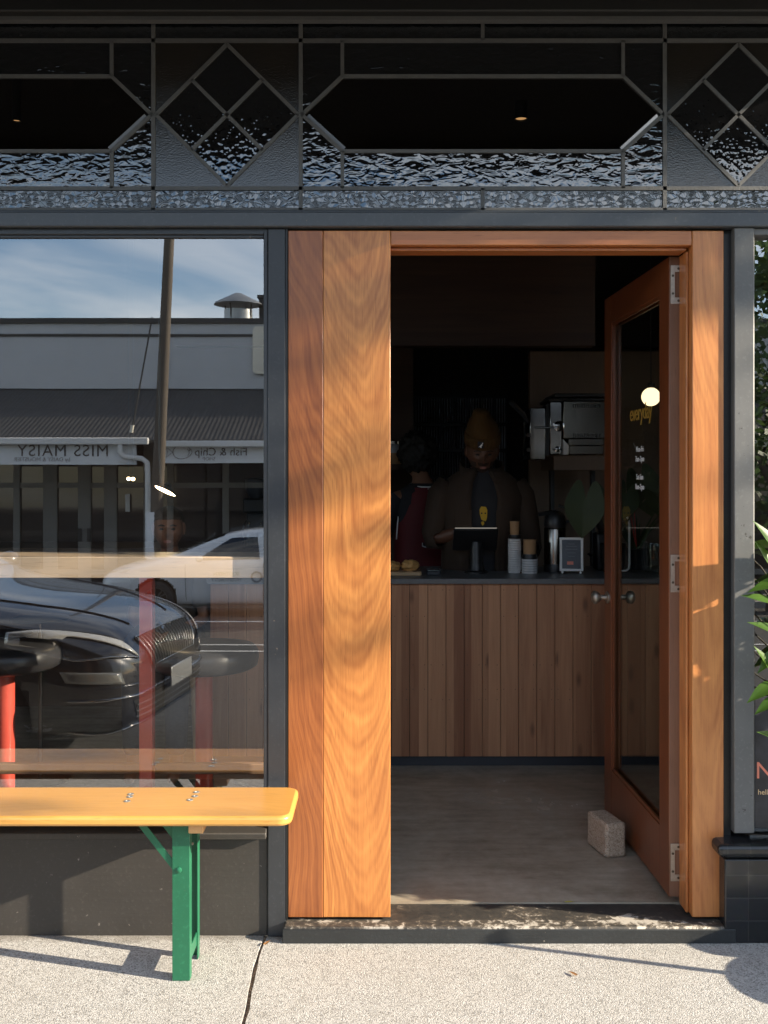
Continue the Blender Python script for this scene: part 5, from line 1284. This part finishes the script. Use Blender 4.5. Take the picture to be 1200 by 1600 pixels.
# ------------------------------------------------------------------ shops across the street
dV, dF = 20.2, 23.2                                # mirror distances of the verandah edge and of the shop fronts
yV, yF = -(dV-D), -(dF-D)
fsb = thing('shop_building', 'pale parapet shop row across the street with corrugated verandah, mirrored in the window', 'building', (0,yF,rz(16.6)+.12))
off_ = -Vector(fsb.location)
def fb(m, name, mat, par=None, **k):
    o = m.build(name, mat, par or fsb, **k)
    if par is None: o.location = off_
    return o
gz = rz(16.6)+.12
zPt, zPb = S(0,497,dF).z, S(0,607,dF).z
m = MB().box(-26,16,yF-6,yF,zPb,zPt-.12); fb(m, 'parapet_wall', M['shop_white'])
m = MB().box(-26.1,16.1,yF-6,yF+.06,zPt-.12,zPt); fb(m, 'parapet_cap', M['dark_trim'])
m = MB().box(-26,16,yF-.0,yF+.03,zPt-.42,zPt-.36).box(-5.05,-4.98,yF,yF+.05,zPb-.3,zPt-.2); fb(m, 'wall_conduit', M['dark_trim'])
m = MB().box(-26,16,yF-6,yF-.5,gz,zPb-.001); fb(m, 'shop_room', M['shop_dark'])
# verandah roof sheet and gutters
zg = S(0,690,dV).z
m = MB().add([(-26,yF,zPb-.02),(16,yF,zPb-.02),(16,yV,zg+.04),(-26,yV,zg+.04),(-26,yF,zPb-.08),(16,yF,zPb-.08),(16,yV,zg-.02),(-26,yV,zg-.02)], [(0,1,2,3),(7,6,5,4),(3,2,6,7),(0,4,5,1),(0,3,7,4),(1,5,6,2)])
fb(m, 'verandah_roof', M['corrugated'])
xs = S(232,0,dV).x
m = MB().box(-26,xs-.0,yV,yV+.12,zg-.06,zg+.08).box(xs+.25,16,yV-.05,yV+.07,zg-.11,zg+.02); fb(m, 'gutter', M['white_paint'], bevel=.02)
m = MB().tube([(S(188,0,dV).x,yV+.06,zg-.05),(S(188,0,dV).x,yV+.06,zg-.22),(S(194,0,dV).x,yV+.06,zg-.30),(S(222,0,dV).x,yV+.06,zg-.34),(S(230,0,dV).x,yV+.06,zg-.42),(S(231,0,dV).x,yV+.06,zg-.7),(S(231,0,dV).x,yV+.06,gz)], .055, 12); fb(m, 'downpipe', M['white_paint'], smooth=40)
for x in (-12.5,1.5,7,12): fb(MB().tube([(x,yV+.05,gz),(x,yV+.05,zg)], .05, 12), 'verandah_post', M['white_paint'], smooth=40)
# shop fronts: pale joinery, dark glass
m = MB(); z1_ = zPb-.5
for px, wpx in ((20,10),(73,22),(127,20),(168,20),(228,16),(262,10),(350,10),(470,16),(560,14),(640,16),(760,14)):
    x = S(px,0,dF).x; hw = wpx/2/F*dF; m.box(x-hw,x+hw,yF-.30,yF-.2,gz,z1_)
for zz in (gz+.25, gz+2.25): m.box(-26,16,yF-.31,yF-.21,zz-.06,zz+.06)
fb(m, 'shopfront_joinery', M['pale_frame'])
m = MB().box(-26,16,yF-.285,yF-.27,gz,z1_); fb(m, 'shopfront_glass', M['car_glass'])
m = MB().box(-26,16,yF-.5,yF-.2,z1_,zPb-.1); fb(m, 'fascia_board', M['shop_dark'])
for p_ in (118,132): fb(MB().box(S(p_,0,dF).x,S(p_+5,0,dF).x,yF-.2,yF-.16,gz+.95,gz+1.25), 'door_pull', M['dark_trim'])
m = MB().box(S(192,0,dF).x,S(199,0,dF).x,yF-.2,yF-.18,S(0,800,dF).z,S(0,772,dF).z); fb(m, 'window_notice', M['sign_white'])
# painted murals above the verandah roof
for a, b, c_, d_, mt in ((268,314,618,664,'mural_blue'),(338,404,614,666,'mural_yellow')):
    p0, p1 = S(a,d_,dF-1.0), S(b,c_,dF-1.0); m = MB().add([(p0.x,yF+.9,p0.z+.1),(p1.x,yF+.9,p0.z+.1),(p1.x,yF+.25,p1.z),(p0.x,yF+.25,p1.z)], [(0,1,2,3)]); fb(m, 'mural_panel', M[mt], solid=.03)
# roof cowl
ck = thing('roof_cowl', 'conical galvanised chimney cowl on the roof across the street', 'chimney', (S(372,0,24.2).x,-(24.2-D),zPt-.1))
s_ = 24.2/F; z0_ = S(0,500,24.2).z-ck.location.z
MB().lathe([(22*s_,0),(22*s_,z0_+16*s_)], (0,0,0), 28).build('flue', M['galv'], ck, smooth=40)
MB().lathe([(38*s_,z0_+24*s_),(36*s_,z0_+27*s_),(6*s_,z0_+42*s_),(0,z0_+43*s_)], (0,0,0), 32).build('cowl_hood', M['galv'], ck, smooth=40)
m = MB()
for k in range(4): 
    a = k*PI/2+.4; m.tube([(21*s_*math.cos(a),21*s_*math.sin(a),z0_),(24*s_*math.cos(a),24*s_*math.sin(a),z0_+26*s_)], .018, 6)
m.build('stay', M['dark_trim'], ck)
fl = thing('chimney_stack', 'dark square chimney stack on the roof beside the conical cowl', 'chimney', (S(416,0,24.5).x,-(24.5-D),zPt-.1))
MB().box(-.16,.16,-.16,.16,0,S(0,462,24.5).z-fl.location.z-.08).box(-.20,.20,-.20,.20,S(0,462,24.5).z-fl.location.z-.0795,S(0,462,24.5).z-fl.location.z).build('stack', M['dark_trim'], fl, bevel=.01)
# cream panel at the parapet, standing in for a lit shape indoors
p = S(407,547,dF); sg = thing('cream_stand_in', 'rounded cream panel on the parapet, standing in for a lit shape indoors', 'sign', (p.x+.06,yF+.02,p.z))
hw_, hh_ = .23, .54
m = MB().prism([(x,z) for x,z in rrect(hw_,hh_,.10)], 0, .08); m.build('sign_panel', M['cream'], sg, smooth=40)
# hanging shop signs
def hang_sign(name, label, x0, x1, py0, py1, d):
    a, b = S(x0,py1,d), S(x1,py0,d); t = thing(name, label, 'sign', ((a.x+b.x)/2,a.y,(a.z+b.z)/2)); hw, hh = (b.x-a.x)/2, (b.z-a.z)/2
    MB().box(-hw,hw,-.06,0,-hh,hh).build('panel', M['sign_white'], t, bevel=.006)
    m = MB()
    for x in (-hw*.8,hw*.8): m.tube([(x,-.03,hh),(x,-.03,hh+.12)], .012, 8)
    m.build('hanger', M['dark_trim'], t)
    return t, hw, hh
def sign_text(t, txt, x, z, size, mat, align='CENTER', name='lettering', space=1.0):
    me = text_mesh(txt, size, .002, align, 0, space); MB().mesh(me, frame_mat((x,.004,z), (-1,0,0), (0,0,1))).build(name, mat, t)
dS = dV+.08
px2 = lambda p: p/F*dS
t, hw, hh = hang_sign('shop_sign', 'long pale hanging sign reading MISS MAISY under the verandah across the street', -150, 212, 693, 726, dS)
cx0 = -150+(212+150)/2
lx = lambda p: px2(p-cx0)
sign_text(t, 'MISS MAISY', lx(98), .06, px2(26), M['dark_letter'], space=1.12)
sign_text(t, 'by DAISY & MOUSTIER', lx(65), -hh*.52, px2(9), M['logo_grey'])
dS2 = dV+.16
t, hw, hh = hang_sign('shop_sign', 'pale hanging sign with a fish drawing and Fish & Chip lettering across the street', 254, 416, 689, 724, dS2)
cx0 = 335
lx = lambda p: px2(p-cx0)
sign_text(t, 'Fish & Chip', lx(345), .0, px2(18), M['dark_letter']); sign_text(t, 'THE', lx(378), hh*.60, px2(8), M['logo_grey']); sign_text(t, 'SHOP', lx(326), -hh*.62, px2(8), M['logo_grey'])
m = MB(); fc = lx(284)
out = []
for k in range(25):
    a = 2*PI*k/24; out.append((fc+px2(15)*math.cos(a), .006, px2(10.5)*math.sin(a)*(1-.15*math.cos(a))))
m.tube(out, px2(.55), 6, caps=False)
m.tube([(fc-px2(15),.006,0),(fc-px2(26),.006,px2(8)),(fc-px2(23),.006,0),(fc-px2(26),.006,-px2(8)),(fc-px2(15),.006,0)], px2(.5), 6)
m.tube([(fc-px2(4),.006,px2(10)),(fc+px2(1),.006,px2(14)),(fc+px2(6),.006,px2(9))], px2(.5), 6); m.tube([(fc+px2(8),.006,-px2(6)),(fc+px2(11),.006,-px2(1)),(fc+px2(8),.006,px2(5))], px2(.5), 6)
m.lathe([(px2(1.3),0),(px2(1.3),.006)], (fc+px2(11),.004,px2(3)), 12, (0,1,0))
m.build('fish_drawing', M['logo_grey'], t)
# power pole with stay wire
dP = 19.4
pt, pbm = S(264,372,dP), S(240,880,dP)
top = pbm+(pt-pbm)*1.5; base = pbm+(pt-pbm)*((gz-pbm.z)/(pt.z-pbm.z)); base.z = gz
po = thing('power_pole', 'leaning weathered timber power pole with stay wire across the street', 'pole', base)
MB().tube([(0,0,0), (top-base)*.5, top-base], [.125,.105,.085], 14).build('pole_shaft', M['pole_wood'], po, smooth=40)
MB().tube([S(237,495,dP)-base, S(205,672,dP)-base], .016, 6).build('stay_wire', M['dark_trim'], po)
MB().tube([S(206,664,dP)-base, S(204,676,dP)-base], .035, 8).build('stay_insulator', M['cream'], po)
m = MB().lathe([(.14,0),(.135,S(0,800,dP).z-gz)], (0,0,0), 14); o = m.build('base_sleeve', M['sign_white'], po, smooth=40)
# tree across the road, added to darken the side window's reflection
tr_ = thing('added_tree', 'leafy dark tree across the road, added to darken the right hand window reflection', 'tree', (7.3,-15.5,rz(15.5)))
MB().tube([(0,0,0),(.1,0,1.6),(.0,.1,3.2),(.2,.0,5.0)], [.20,.16,.13,.05], 12).tube([(.05,.05,2.2),(-1.0,.3,3.6),(-1.6,.4,4.4)], [.09,.06,.02], 8).tube([(.0,.1,2.8),(1.1,-.3,4.0),(1.7,-.2,5.0)], [.09,.06,.02], 8).build('trunk', M['bark'], tr_, smooth=50)
cr_ = MB(); rnd = random.Random(4)
cl_ = [(Vector((rnd.gauss(0,1.35),rnd.gauss(0,1.1),rnd.uniform(1.6,6.6))), rnd.uniform(.5,1.0)) for _ in range(60)]
for c_, r_ in cl_:
    for _ in range(95):
        d_ = Vector((rnd.gauss(0,1),rnd.gauss(0,1),rnd.gauss(0,.8))).normalized()*r_*rnd.uniform(.4,1.05); p = c_+d_
        a_ = Vector((rnd.gauss(0,1),rnd.gauss(0,1),rnd.gauss(0,1))).normalized()*.11; b_ = a_.cross(Vector((rnd.gauss(0,1),rnd.gauss(0,1),rnd.gauss(0,1)))).normalized()*.06
        cr_.add([p-a_,p+b_,p+a_,p-b_], [(0,1,2,3)])
cr_.build('crown', M['tree_leaf'], tr_)
# unseen tree, added so its crown softens the low sun on the shopfront
st_ = thing('added_tree', 'unseen tall tree right of the cafe, added to filter the sun on the shopfront', 'tree', (9.0,-1.15,0))
MB().tube([(0,0,0),(.05,-.05,2.0),(.0,-.3,4.2),(.1,-.9,6.2),(.0,-1.2,8.0)], [.17,.14,.12,.08,.03], 12).tube([(.0,-.3,4.2),(-.8,-1.4,5.6),(-1.2,-2.2,6.6)], [.08,.06,.02], 8).tube([(.03,-.2,3.9),(.9,-1.0,5.4),(1.3,-1.9,6.5)], [.08,.06,.02], 8).build('trunk', M['bark'], st_, smooth=50)
cr_ = MB(); rnd = random.Random(9); n_ = 0
while n_ < 5200:
    p = Vector((rnd.uniform(-2.6,2.4), rnd.uniform(-4.0,1.4), rnd.uniform(3.0,8.2)))
    q_ = Vector(((p.x)/2.6, (p.y+1.35)/2.8, (p.z-6.4)/2.2))
    if q_.length > 1+.35*noise.noise(p*.9): continue
    if rnd.random() > min(1,max(0.02,(p.z-4.65+.45*noise.noise(p*1.3))/1.9)): continue
    a_ = Vector((rnd.gauss(0,1),rnd.gauss(0,1),rnd.gauss(0,.7))).normalized()*.085; b_ = a_.cross(Vector((rnd.gauss(0,1),rnd.gauss(0,1),rnd.gauss(0,1)))).normalized()*.045
    cr_.add([p-a_,p+b_,p+a_,p-b_], [(0,1,2,3)]); n_ += 1
cr_.build('crown', M['tree_leaf'], st_)
# ------------------------------------------------------------------ camera, sky, sun
cam = bpy.data.cameras.new('camera'); co = bpy.data.objects.new('camera', cam); C.objects.link(co)
co.location = (0,-D,EYE); co.rotation_euler = (R(90),0,0)
cam.sensor_fit = 'HORIZONTAL'; cam.sensor_width = 36; cam.lens = F/1200*36; cam.shift_y = -(800-HZ)/1200
cam.clip_start = .05; cam.clip_end = 500
scn = bpy.context.scene; scn.camera = co
L = Vector((-1,.28,-.39)).normalized()
sun = bpy.data.lights.new('sun','SUN'); so = bpy.data.objects.new('sun', sun); C.objects.link(so)
so.rotation_euler = L.to_track_quat('-Z','Y').to_euler(); so.location = (20,-6,9)
sun.energy = 5.0; sun.angle = R(.53); sun.color = (1,.88,.70)
wd = bpy.data.worlds.new('World'); scn.world = wd; wd.use_nodes = True
nt = wd.node_tree; nt.nodes.clear()
sky = nt.nodes.new('ShaderNodeTexSky'); sky.sky_type = 'NISHITA'; sky.sun_disc = False
sky.sun_elevation = math.asin(-L.z); sky.sun_rotation = math.atan2(-L.x, -L.y); sky.air_density = 1.0; sky.dust_density = .3; sky.ozone_density = 3.0
tc = nt.nodes.new('ShaderNodeTexCoord'); mp = nt.nodes.new('ShaderNodeMapping'); mp.inputs['Scale'].default_value = (1.6,2.4,7.0); mp.inputs['Rotation'].default_value = (0,R(-24),0); mp.inputs['Location'].default_value = (.6,.2,.35)
nz = nt.nodes.new('ShaderNodeTexNoise'); nz.inputs['Scale'].default_value = 1.5; nz.inputs['Detail'].default_value = 7; nz.inputs['Roughness'].default_value = .52; nz.inputs['Distortion'].default_value = .6
rp = nt.nodes.new('ShaderNodeValToRGB'); rp.color_ramp.elements[0].position = .40; rp.color_ramp.elements[1].position = .66; rp.color_ramp.elements[0].color = (0,0,0,1); rp.color_ramp.elements[1].color = (.85,.85,.85,1)
mxn = nt.nodes.new('ShaderNodeMix'); mxn.data_type = 'RGBA'; mxn.inputs[7].default_value = (7.0,7.2,7.4,1)
bg = nt.nodes.new('ShaderNodeBackground'); bg.inputs[1].default_value = .13; wo_ = nt.nodes.new('ShaderNodeOutputWorld')
nt.links.new(tc.outputs['Generated'], mp.inputs[0]); nt.links.new(mp.outputs[0], nz.inputs['Vector']); nt.links.new(nz.outputs[0], rp.inputs[0]); nt.links.new(rp.outputs[0], mxn.inputs[0]); nt.links.new(sky.outputs[0], mxn.inputs[6]); nt.links.new(mxn.outputs[2], bg.inputs[0]); nt.links.new(bg.outputs[0], wo_.inputs[0])
vs_ = scn.view_settings; vs_.view_transform = 'Standard'; vs_.look = 'None'; vs_.gamma = 1; vs_.use_curve_mapping = False; vs_.exposure = 1.55
scn.cycles.max_bounces = 10; scn.cycles.transparent_max_bounces = 16; scn.cycles.caustics_reflective = False; scn.cycles.caustics_refractive = False
scn.cycles.use_denoising = True
